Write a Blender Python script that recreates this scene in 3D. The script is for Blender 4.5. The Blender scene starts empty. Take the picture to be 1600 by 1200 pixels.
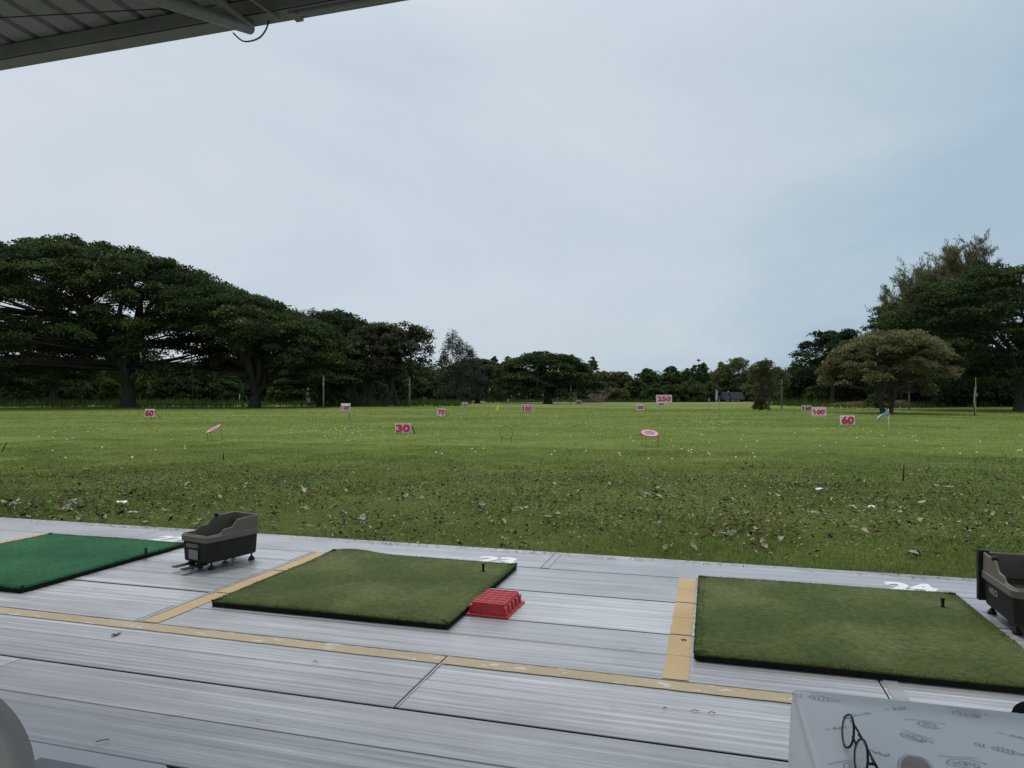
import bpy, math, random
import numpy as np
from mathutils import Vector, Matrix
R = math.radians
random.seed(7)
rng = np.random.default_rng(7)
S = bpy.context.scene
COL = S.collection

# ---------------------------------------------------------------- camera, sky, sun, exposure
HC = 1.22          # eye height over the deck (a seated visitor)
F, CX, CY = 1080.0, 800.0, 622.0
LZ = -0.04         # lawn level
cam_d = bpy.data.cameras.new('camera'); cam = bpy.data.objects.new('camera', cam_d); COL.objects.link(cam)
cam.location = (0, 0, HC); cam.rotation_euler = (R(90), 0, 0)
cam_d.sensor_width = 36; cam_d.lens = 36*F/1600; cam_d.shift_y = (CY-600)/1600.0
cam_d.clip_start = 0.05; cam_d.clip_end = 3000
S.camera = cam
S.view_settings.view_transform = 'Standard'; S.view_settings.look = 'None'
S.view_settings.exposure = 0.0; S.view_settings.gamma = 1.0
SUN_EL, SUN_AZ = 66, -22      # degrees; azimuth from +Y (away from the camera) towards +X
world = bpy.data.worlds.new('World'); S.world = world; world.use_nodes = True
def build_world():
    nt = world.node_tree; nt.nodes.clear(); N = nt.nodes.new; L = nt.links.new
    out = N('ShaderNodeOutputWorld'); bg = N('ShaderNodeBackground'); L(bg.outputs[0], out.inputs[0])
    bg.inputs[1].default_value = 0.1
    sky = N('ShaderNodeTexSky'); sky.sky_type = 'NISHITA'; sky.sun_disc = False
    sky.sun_elevation = R(SUN_EL); sky.sun_rotation = R(SUN_AZ); sky.dust_density = 2.0
    tc = N('ShaderNodeTexCoord'); sep = N('ShaderNodeSeparateXYZ'); L(tc.outputs['Generated'], sep.inputs[0])
    # broad veil of thin cloud: paler to the left and up, bluer low on the right
    mp = N('ShaderNodeMapping'); mp.inputs['Scale'].default_value = (1.1, 0.9, 2.3); mp.inputs['Rotation'].default_value = (0.25, 0.2, 0)
    L(tc.outputs['Generated'], mp.inputs[0])
    n1 = N('ShaderNodeTexNoise'); n1.inputs['Scale'].default_value = 1.5; n1.inputs['Detail'].default_value = 7
    n1.inputs['Roughness'].default_value = 0.52; n1.inputs['Distortion'].default_value = 0.5; L(mp.outputs[0], n1.inputs[0])
    def m(op, a, b=None, c=None):
        q = N('ShaderNodeMath'); q.operation = op
        for i, v in enumerate((a, b, c)):
            if v is None: continue
            if isinstance(v, (int, float)): q.inputs[i].default_value = v
            else: L(v, q.inputs[i])
        return q.outputs[0]
    az = m('MULTIPLY', sep.outputs[0], -0.72)
    el = m('MULTIPLY', sep.outputs[2], 1.05)
    nn = m('MULTIPLY_ADD', n1.outputs[0], 1.9, -0.95)
    s_ = m('ADD', m('ADD', az, el), m('ADD', nn, 0.25))
    ramp = N('ShaderNodeValToRGB'); e = ramp.color_ramp.elements
    e[0].position = 0.0; e[0].color = (4.0, 5.3, 6.4, 1)
    e[1].position = 1.0; e[1].color = (6.5, 7.05, 7.8, 1)
    k = e.new(0.45); k.color = (5.45, 6.4, 7.15, 1)
    L(s_, ramp.inputs[0])
    mx = N('ShaderNodeMix'); mx.data_type = 'RGBA'; mx.inputs[0].default_value = 0.93
    L(sky.outputs[0], mx.inputs[6]); L(ramp.outputs[0], mx.inputs[7])
    # overcast dome: the cloud is brighter towards the zenith
    zr = N('ShaderNodeMapRange'); zr.interpolation_type = 'SMOOTHSTEP'; zr.inputs[1].default_value = .42; zr.inputs[2].default_value = .95; zr.inputs[3].default_value = 1; zr.inputs[4].default_value = 1.7
    L(sep.outputs[2], zr.inputs[0]); zm = N('ShaderNodeVectorMath'); zm.operation = 'SCALE'; L(mx.outputs[2], zm.inputs[0]); L(zr.outputs[0], zm.inputs['Scale'])
    L(zm.outputs[0], bg.inputs[0])
build_world()
sd = bpy.data.lights.new('sun', 'SUN'); so = bpy.data.objects.new('sun', sd); COL.objects.link(so)
sd.energy = 1.5; sd.angle = R(14); sd.color = (1.0, 0.96, 0.9)
dv = Vector((math.sin(R(SUN_AZ))*math.cos(R(SUN_EL)), math.cos(R(SUN_AZ))*math.cos(R(SUN_EL)), math.sin(R(SUN_EL))))
so.rotation_euler = (-dv).to_track_quat('-Z', 'Y').to_euler(); so.location = (0, 0, 30)

# ---------------------------------------------------------------- coordinates
AN = R(16); CA, SA = math.cos(AN), math.sin(AN)
def P(px, py, d): return Vector(((px-CX)*d/F, d, HC-(py-CY)*d/F))
def G(px, py, z=LZ):
    d = F*(HC-z)/(py-CY); return Vector(((px-CX)*d/F, d, z))
def dist(py, z=LZ): return F*(HC-z)/(py-CY)
def D(a, b, z=0.0): return Vector((a*CA+b*SA, -a*SA+b*CA, z))       # deck axes: a along the planks, b towards the lawn
DECKROT = -AN

# ---------------------------------------------------------------- materials
def mat(name, col, rough=0.6, spec=0.4, metal=0.0, noise=None, bump=None, coat=0):
    """noise=(scale, col2, contrast[, stretch])  bump=(scale, strength, distance)"""
    m = bpy.data.materials.new(name); m.use_nodes = True
    nt = m.node_tree; b = nt.nodes['Principled BSDF']; N = nt.nodes.new; L = nt.links.new
    b.inputs['Base Color'].default_value = (*col, 1); b.inputs['Roughness'].default_value = rough
    b.inputs['Specular IOR Level'].default_value = spec; b.inputs['Metallic'].default_value = metal
    b.inputs['Coat Weight'].default_value = coat
    if noise or bump: tc = N('ShaderNodeTexCoord')
    if noise:
        mp = N('ShaderNodeMapping'); L(tc.outputs['Object'], mp.inputs[0])
        if len(noise) > 3: mp.inputs['Scale'].default_value = noise[3]
        n = N('ShaderNodeTexNoise'); n.inputs['Scale'].default_value = noise[0]; n.inputs['Detail'].default_value = 6; n.inputs['Roughness'].default_value = 0.6
        L(mp.outputs[0], n.inputs[0])
        r = N('ShaderNodeValToRGB'); c = noise[2]
        r.color_ramp.elements[0].position = 0.5-c; r.color_ramp.elements[1].position = 0.5+c
        r.color_ramp.elements[0].color = (*col, 1); r.color_ramp.elements[1].color = (*noise[1], 1)
        L(n.outputs[0], r.inputs[0]); L(r.outputs[0], b.inputs['Base Color'])
    if bump:
        n2 = N('ShaderNodeTexNoise'); n2.inputs['Scale'].default_value = bump[0]; n2.inputs['Detail'].default_value = 4
        L(tc.outputs['Object'], n2.inputs[0])
        bp = N('ShaderNodeBump'); bp.inputs['Strength'].default_value = bump[1]; bp.inputs['Distance'].default_value = bump[2]
        L(n2.outputs[0], bp.inputs['Height']); L(bp.outputs[0], b.inputs['Normal'])
    return m

def leaf_mat(name, c0, c1, c2, trans=0.25, var=0.5, nscale=0.25):
    """foliage: tone attribute per leaf, clumps by object-space noise"""
    m = bpy.data.materials.new(name); m.use_nodes = True
    nt = m.node_tree; nt.nodes.clear(); N = nt.nodes.new; L = nt.links.new
    out = N('ShaderNodeOutputMaterial')
    at = N('ShaderNodeAttribute'); at.attribute_name = 'tone'
    tc = N('ShaderNodeTexCoord'); n = N('ShaderNodeTexNoise'); n.inputs['Scale'].default_value = nscale; n.inputs['Detail'].default_value = 3
    L(tc.outputs['Object'], n.inputs[0])
    a = N('ShaderNodeMath'); a.operation = 'MULTIPLY_ADD'; L(n.outputs[0], a.inputs[0]); a.inputs[1].default_value = var; a.inputs[2].default_value = -var/2
    s = N('ShaderNodeMath'); s.operation = 'ADD'; L(a.outputs[0], s.inputs[0]); L(at.outputs['Fac'], s.inputs[1])
    r = N('ShaderNodeValToRGB'); e = r.color_ramp.elements
    e[0].position = 0.1; e[0].color = (*c0, 1); e[1].position = 0.95; e[1].color = (*c2, 1); k = e.new(0.5); k.color = (*c1, 1)
    L(s.outputs[0], r.inputs[0])
    d = N('ShaderNodeBsdfDiffuse'); t = N('ShaderNodeBsdfTranslucent'); L(r.outputs[0], d.inputs[0]); L(r.outputs[0], t.inputs[0])
    mx = N('ShaderNodeMixShader'); mx.inputs[0].default_value = trans; L(d.outputs[0], mx.inputs[1]); L(t.outputs[0], mx.inputs[2])
    L(mx.outputs[0], out.inputs[0])
    return m

M = {}
M['rain'] = leaf_mat('rain_tree_leaves', (.022, .036, .018), (.062, .092, .035), (.15, .185, .062), .25, .9, .22)
M['rainf'] = leaf_mat('far_rain_tree_leaves', (.034, .052, .032), (.070, .098, .056), (.12, .15, .075), .25, .7, .2)
M['mid'] = leaf_mat('green_leaves', (.040, .068, .030), (.086, .128, .048), (.16, .21, .07), .3, .8, .2)
M['dark'] = leaf_mat('dark_leaves', (.020, .034, .019), (.046, .074, .034), (.09, .13, .05), .25, .8, .22)
M['olive'] = leaf_mat('olive_leaves', (.062, .078, .034), (.135, .15, .062), (.25, .25, .105), .3, .8, .25)
M['yellow'] = leaf_mat('yellowing_leaves', (.075, .078, .036), (.185, .18, .085), (.34, .32, .16), .3, .7, .5)
M['brown'] = leaf_mat('brownish_leaves', (.034, .044, .027), (.078, .090, .050), (.155, .165, .09), .25, .8, .25)
M['needle'] = leaf_mat('grey_green_needles', (.08, .088, .05), (.155, .16, .085), (.25, .25, .14), .3, .6, .3)
M['wisp'] = leaf_mat('thin_grey_leaves', (.045, .055, .042), (.075, .088, .064), (.12, .13, .09), .3, .6, .3)
M['lime'] = leaf_mat('bright_shrub_leaves', (.045, .07, .02), (.085, .12, .03), (.15, .17, .05), .3, .6, .3)
M['bark'] = mat('bark', (.040, .036, .030), .9, .1, noise=(1.2, (.085, .078, .066), .25, (1, 1, .25)), bump=(3, .6, .1))
M['barkp'] = mat('pale_bark', (.16, .145, .12), .9, .1, noise=(1.2, (.26, .24, .2), .25, (1, 1, .25)))

# ---------------------------------------------------------------- object helpers
def tag(o, label=None, cat=None, group=None, kind=None):
    if label: o['label'] = label
    if cat: o['category'] = cat
    if group: o['group'] = group
    if kind: o['kind'] = kind
    return o
def link(name, me, m=None, parent=None, loc=None, rotz=None):
    o = bpy.data.objects.new(name, me); COL.objects.link(o)
    if m is not None and me is not None:
        if isinstance(m, (list, tuple)):
            for k in m: me.materials.append(k)
        else: me.materials.append(m)
    if parent is not None: o.parent = parent
    if loc is not None: o.location = loc
    if rotz is not None: o.rotation_euler = (0, 0, rotz)
    return o
def empty(name, loc=(0, 0, 0), rotz=0.0, label=None, cat=None, group=None):
    o = bpy.data.objects.new(name, None); COL.objects.link(o); o.empty_display_size = .2
    o.location = loc; o.rotation_euler = (0, 0, rotz); return tag(o, label, cat, group)

def np_mesh(name, V, Fc, tone=None):
    V = np.asarray(V, dtype=np.float32); Fc = np.asarray(Fc, dtype=np.int32)
    me = bpy.data.meshes.new(name); k = Fc.shape[1]
    me.vertices.add(len(V)); me.vertices.foreach_set('co', V.ravel())
    me.loops.add(Fc.size); me.loops.foreach_set('vertex_index', Fc.ravel())
    me.polygons.add(len(Fc)); me.polygons.foreach_set('loop_start', np.arange(0, Fc.size, k, dtype=np.int32))
    if tone is not None:
        at = me.attributes.new('tone', 'FLOAT', 'POINT'); at.data.foreach_set('value', np.asarray(tone, dtype=np.float32))
    me.update(calc_edges=True); return me

class MB:
    def __init__(s): s.v = []; s.f = []; s.sm = []
    def add(s, vs, fs, smooth=False):
        o = len(s.v); s.v += [tuple(v) for v in vs]; s.f += [tuple(i+o for i in f) for f in fs]; s.sm += [smooth]*len(fs); return s
    def box(s, x0, x1, y0, y1, z0, z1, rot=None, org=None):
        vs = [Vector((x, y, z)) for z in (z0, z1) for x, y in ((x0, y0), (x1, y0), (x1, y1), (x0, y1))]
        if rot is not None: vs = [rot @ v for v in vs]
        if org is not None: vs = [v+Vector(org) for v in vs]
        return s.add(vs, [(3, 2, 1, 0), (4, 5, 6, 7), (0, 1, 5, 4), (1, 2, 6, 5), (2, 3, 7, 6), (3, 0, 4, 7)])
    def tube(s, pts, rad, n=10, cap=True, smooth=True, closed=False):
        pts = [Vector(p) for p in pts]; k = len(pts)
        rad = [rad]*k if isinstance(rad, (int, float)) else rad
        vs = []; prev = None
        for i, p in enumerate(pts):
            if closed: t = pts[(i+1) % k]-pts[i-1]
            else: t = pts[min(i+1, k-1)]-pts[max(i-1, 0)]
            t.normalize()
            ref = prev if prev is not None else (Vector((0, 0, 1)) if abs(t.z) < .9 else Vector((1, 0, 0)))
            x = (ref-t*ref.dot(t)).normalized(); y = t.cross(x); prev = x
            vs += [p+x*math.cos(2*math.pi*j/n)*rad[i]+y*math.sin(2*math.pi*j/n)*rad[i] for j in range(n)]
        fs = []
        for i in range(k if closed else k-1):
            i2 = (i+1) % k
            fs += [(i*n+j, i*n+(j+1) % n, i2*n+(j+1) % n, i2*n+j) for j in range(n)]
        if cap and not closed: fs += [tuple(range(n))[::-1], tuple(range((k-1)*n, k*n))]
        return s.add(vs, fs, smooth)
    def lathe(s, prof, n=20, c=(0, 0, 0), smooth=True):
        vs = []
        for r, z in prof: vs += [(c[0]+r*math.cos(2*math.pi*j/n), c[1]+r*math.sin(2*math.pi*j/n), c[2]+z) for j in range(n)]
        fs = [(i*n+j, i*n+(j+1) % n, (i+1)*n+(j+1) % n, (i+1)*n+j) for i in range(len(prof)-1) for j in range(n)]
        fs += [tuple(range(n))[::-1], tuple(range((len(prof)-1)*n, len(prof)*n))]
        return s.add(vs, fs, smooth)
    def rings(s, rings, cap0=True, cap1=True, smooth=False):
        n = len(rings[0]); vs = [v for r in rings for v in r]
        fs = [(i*n+j, i*n+(j+1) % n, (i+1)*n+(j+1) % n, (i+1)*n+j) for i in range(len(rings)-1) for j in range(n)]
        if cap0: fs.append(tuple(range(n))[::-1])
        if cap1: fs.append(tuple(range((len(rings)-1)*n, len(rings)*n)))
        return s.add(vs, fs, smooth)
    def mesh(s, name):
        me = bpy.data.meshes.new(name); me.from_pydata(s.v, [], s.f); me.polygons.foreach_set('use_smooth', s.sm); me.update(); return me
    def build(s, name, m, parent=None, loc=None, rotz=None, bevel=0, seg=2):
        o = link(name, s.mesh(name), m, parent, loc, rotz)
        if bevel:
            b = o.modifiers.new('bevel', 'BEVEL'); b.width = bevel; b.segments = seg; b.limit_method = 'ANGLE'; b.angle_limit = R(40)
        return o

def text_mesh(s, size, extrude=.002, bold=.0, sx=1.0):
    cu = bpy.data.curves.new('lettering', 'FONT'); cu.body = s; cu.size = size; cu.extrude = extrude; cu.offset = bold
    cu.align_x = 'CENTER'; cu.align_y = 'CENTER'; cu.resolution_u = 4
    o = bpy.data.objects.new('lettering', cu); COL.objects.link(o)
    bpy.context.view_layer.update()
    me = bpy.data.meshes.new_from_object(o.evaluated_get(bpy.context.evaluated_depsgraph_get()))
    bpy.data.objects.remove(o); bpy.data.curves.remove(cu)
    co = np.empty(len(me.vertices)*3); me.vertices.foreach_get('co', co); co = co.reshape(-1, 3)
    mn, mx = co.min(0), co.max(0); c = (mn+mx)/2; c[2] = 0; co -= c
    me.vertices.foreach_set('co', co.ravel()); me['w'] = float(mx[0]-mn[0]); me['h'] = float(mx[1]-mn[1]); return me
def fit_text(s, w, h, extrude=.002, bold=.03):
    me = text_mesh(s, 1.0, extrude, bold)
    co = np.empty(len(me.vertices)*3); me.vertices.foreach_get('co', co); co = co.reshape(-1, 3)
    co[:, 0] *= w/me['w']; co[:, 1] *= h/me['h']; me.vertices.foreach_set('co', co.ravel()); me.update(); return me

_lat = rng.random((257, 257))
def vnoise(x, y, s=1.0):
    x = np.asarray(x)*s+1000.; y = np.asarray(y)*s+1000.
    xi = np.floor(x).astype(int); yi = np.floor(y).astype(int); fx = x-xi; fy = y-yi
    fx = fx*fx*(3-2*fx); fy = fy*fy*(3-2*fy)
    a = _lat[xi % 256, yi % 256]; b = _lat[(xi+1) % 256, yi % 256]; c = _lat[xi % 256, (yi+1) % 256]; d = _lat[(xi+1) % 256, (yi+1) % 256]
    return (a*(1-fx)+b*fx)*(1-fy)+(c*(1-fx)+d*fx)*fy

# ---------------------------------------------------------------- the lawn
def lawn_material():
    m = bpy.data.materials.new('lawn_ground'); m.use_nodes = True
    nt = m.node_tree; b = nt.nodes['Principled BSDF']; N = nt.nodes.new; L = nt.links.new
    b.inputs['Roughness'].default_value = .95; b.inputs['Specular IOR Level'].default_value = .08
    tc = N('ShaderNodeTexCoord')
    def noise(scale, stretch, detail=6, rough=.6):
        mp = N('ShaderNodeMapping'); mp.inputs['Scale'].default_value = stretch; L(tc.outputs['Object'], mp.inputs[0])
        n = N('ShaderNodeTexNoise'); n.inputs['Scale'].default_value = scale; n.inputs['Detail'].default_value = detail; n.inputs['Roughness'].default_value = rough
        L(mp.outputs[0], n.inputs[0]); return n.outputs[0]
    def ramp(f, stops):
        r = N('ShaderNodeValToRGB'); e = r.color_ramp.elements
        e[0].position, e[0].color = stops[0][0], (*stops[0][1], 1); e[1].position, e[1].color = stops[-1][0], (*stops[-1][1], 1)
        for p, c in stops[1:-1]: k = e.new(p); k.color = (*c, 1)
        L(f, r.inputs[0]); return r.outputs[0]
    def mix(f, a, c, mode='MIX'):
        x = N('ShaderNodeMix'); x.data_type = 'RGBA'; x.blend_type = mode
        for i, v in ((0, f), (6, a), (7, c)):
            if isinstance(v, (int, float)): x.inputs[i].default_value = v
            elif isinstance(v, tuple): x.inputs[i].default_value = (*v, 1)
            else: L(v, x.inputs[i])
        return x.outputs[2]
    fine = noise(14, (1, 1, 1), 8, .75)
    patch = noise(.09, (1, 2.2, 1), 5, .55)
    tuft = noise(1.3, (1, 1, 1), 6, .7)
    c = ramp(patch, [(.32, (.100, .150, .030)), (.5, (.138, .186, .037)), (.68, (.188, .222, .050))])
    c = mix(1.0, c, ramp(tuft, [(.3, (.72, .75, .7)), (.7, (1.22, 1.2, 1.2))]), 'MULTIPLY')
    c = mix(1.0, c, ramp(fine, [(.25, (.5, .5, .5)), (.55, (1.0, 1.0, 1.0)), (.8, (1.5, 1.45, 1.5))]), 'MULTIPLY')
    # near strip before the deck: darker worn turf
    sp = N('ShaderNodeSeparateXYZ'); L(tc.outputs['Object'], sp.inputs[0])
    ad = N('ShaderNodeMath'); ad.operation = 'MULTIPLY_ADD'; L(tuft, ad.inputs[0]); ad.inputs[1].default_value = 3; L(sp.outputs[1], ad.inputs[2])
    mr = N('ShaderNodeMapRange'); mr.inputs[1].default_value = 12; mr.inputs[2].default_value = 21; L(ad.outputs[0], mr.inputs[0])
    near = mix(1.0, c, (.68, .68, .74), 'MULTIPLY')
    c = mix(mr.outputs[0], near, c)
    # dry paler grass far down the range
    mr2 = N('ShaderNodeMapRange'); mr2.inputs[1].default_value = 125; mr2.inputs[2].default_value = 165; L(sp.outputs[1], mr2.inputs[0])
    c = mix(mr2.outputs[0], c, mix(patch, (.13, .15, .06), (.19, .19, .09)))
    # bare earth spots
    bare = noise(.6, (1, 1.0, 1), 5, .65)
    rb = N('ShaderNodeMapRange'); rb.inputs[1].default_value = .63; rb.inputs[2].default_value = .72; rb.inputs[4].default_value = .6; L(bare, rb.inputs[0])
    c = mix(rb.outputs[0], c, (.12, .11, .06))
    L(c, b.inputs['Base Color'])
    bp = N('ShaderNodeBump'); bp.inputs['Strength'].default_value = .9; bp.inputs['Distance'].default_value = .03; L(fine, bp.inputs['Height'])
    L(bp.outputs[0], b.inputs['Normal'])
    return m
M['lawn'] = lawn_material()
def lawn_z(X, Y):
    w = np.clip((np.asarray(Y)-22)/40, 0, 1)
    return LZ+w*(vnoise(X, Y, .055)-.5)*.30+w*(vnoise(X, Y, .16)-.5)*.07
def lawn_height(X, Y): return float(lawn_z(np.array([X]), np.array([Y]))[0])
def build_lawn():
    ys = np.concatenate([np.linspace(-60, 4, 9), np.geomspace(5, 300, 170), [340, 420, 600, 1000, 2000]])
    xs = np.concatenate([[-1800, -900, -450], np.linspace(-260, 260, 241), [450, 900, 1800]])
    X, Y = np.meshgrid(xs, ys); Z = lawn_z(X, Y)
    Z = np.where((Y < 6), LZ, Z)
    V = np.stack([X, Y, Z], -1).reshape(-1, 3); nx, ny = len(xs), len(ys)
    i = np.arange(nx-1)[None, :]+np.arange(ny-1)[:, None]*nx
    Fc = np.stack([i, i+1, i+nx+1, i+nx], -1).reshape(-1, 4)
    me = np_mesh('lawn', V, Fc); me.polygons.foreach_set('use_smooth', [True]*len(me.polygons))
    tag(link('ground', me, M['lawn']), kind='structure')
build_lawn()

M['blade'] = leaf_mat('grass_blades', (.058, .084, .020), (.132, .178, .036), (.40, .39, .17), .33, .35, .5)
def build_grass():
    Vs, Fs, Ts = [], [], []; off = 0
    zones = [(5.15, 7.5, 4200, .0035, .036), (7.5, 11, 2300, .0045, .036), (11, 17, 1000, .0065, .038), (17, 28, 330, .011, .042), (28, 48, 95, .019, .05), (48, 85, 22, .036, .06)]
    for b0, b1, dens, w, h in zones:
        hw0, hw1 = .95*b1+3, 0
        area = (2*hw0)*(b1-b0); n = int(area*dens)
        if b0 < 17: a = rng.uniform(-hw0, hw0*.8, n); b = rng.uniform(b0, b1, n); X = a*CA+b*SA; Y = -a*SA+b*CA
        else: X = rng.uniform(-hw0, hw0, n); Y = rng.uniform(b0, b1, n); b = X*SA+Y*CA
        if b0 == 17: # keep flush with the slanted border of the nearer zones
            X = rng.uniform(-hw0, hw0, n); Y = rng.uniform(9, b1, n); b = X*SA+Y*CA; kk = b > 17; X, Y, b = X[kk], Y[kk], b[kk]
        keep = (np.abs(X) < .82*Y+1.5) & (Y > 2.5)
        edge = 5.30+.10*vnoise(X, Y, 1.1)+.06*vnoise(X, Y, 6.)-.05
        keep &= (b > edge)
        den = vnoise(X, Y, 2.1)*.5+vnoise(X, Y, .45)*.5
        keep &= rng.random(len(X)) < (.35+1.0*den)
        X, Y, b, den = X[keep], Y[keep], b[keep], den[keep]; n = len(X)
        Z = lawn_z(X, Y)-.003
        hh = h*rng.uniform(.45, 1.15, n)*(.6+.7*vnoise(X, Y, 1.7)); hh = np.where(b < 5.5, hh*1.15, hh)
        th = rng.uniform(0, 2*np.pi, n); ww = w*rng.uniform(.6, 1.3, n)
        lean = rng.uniform(.1, 1.0, n)*hh; la = rng.uniform(0, 2*np.pi, n)
        dx, dy = np.cos(th)*ww/2, np.sin(th)*ww/2
        A = np.stack([X-dx, Y-dy, Z], -1); B = np.stack([X+dx, Y+dy, Z], -1)
        C = np.stack([X+lean*np.cos(la), Y+lean*np.sin(la), Z+hh], -1)
        V = np.stack([A, B, C], 1).reshape(-1, 3)
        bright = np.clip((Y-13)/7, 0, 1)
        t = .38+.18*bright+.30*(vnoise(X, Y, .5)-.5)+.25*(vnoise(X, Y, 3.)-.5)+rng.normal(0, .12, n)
        straw = rng.random(n) < (.06+.28*np.clip((vnoise(X, Y, .7)-.6)*4, 0, 1)*(1-bright)); t = np.where(straw, rng.uniform(.8, 1.1, n), t)
        Vs.append(V); Ts.append(np.repeat(t, 3)); Fs.append(np.arange(n*3).reshape(-1, 3)+off); off += n*3
    me = np_mesh('grass', np.concatenate(Vs), np.concatenate(Fs), np.concatenate(Ts))
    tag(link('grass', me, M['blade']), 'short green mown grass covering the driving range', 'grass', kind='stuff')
build_grass()

# ---------------------------------------------------------------- trees
def interp(prof, x): return np.interp(x, [p[0] for p in prof], [p[1] for p in prof])
class TubeSet:
    def __init__(s): s.V = []; s.F = []; s.o = 0
    def add(s, pts, rad, n=6):
        pts = np.asarray(pts, float); k = len(pts); t = np.gradient(pts, axis=0); t /= np.linalg.norm(t, axis=1)[:, None]+1e-9
        ref = np.where(np.abs(t[:, 2:3]) < .9, np.array([[0, 0, 1.]]), np.array([[1., 0, 0]])); ref = np.broadcast_to(ref[0], t.shape) if True else ref
        x = np.cross(ref, t); x /= np.linalg.norm(x, axis=1)[:, None]+1e-9; y = np.cross(t, x)
        th = np.arange(n)*2*np.pi/n; r = np.asarray(rad, float)[:, None, None]
        V = pts[:, None, :]+r*(np.cos(th)[None, :, None]*x[:, None, :]+np.sin(th)[None, :, None]*y[:, None, :])
        i = np.arange(k-1)[:, None]*n; j = np.arange(n)[None, :]
        Fc = np.stack([i+j, i+(j+1) % n, i+n+(j+1) % n, i+n+j], -1).reshape(-1, 4)+s.o
        s.V.append(V.reshape(-1, 3)); s.F.append(Fc); s.o += k*n
def leaf_quads(C, nrm_tilt, size, r, flat=1.0, long=1.0):
    n = len(C); nr = r.normal(0, nrm_tilt, (n, 3)); nr[:, 2] += flat; nr /= np.linalg.norm(nr, axis=1)[:, None]
    a = r.normal(0, 1, (n, 3)); u = np.cross(nr, a); u /= np.linalg.norm(u, axis=1)[:, None]; v = np.cross(nr, u)
    s = (size*r.uniform(.6, 1.35, n))[:, None]
    V = np.stack([C-u*s*.5*long, C-v*s*.38, C+u*s*.5*long, C+v*s*.38], 1).reshape(-1, 3)
    return V, np.arange(n*4).reshape(-1, 4)

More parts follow.
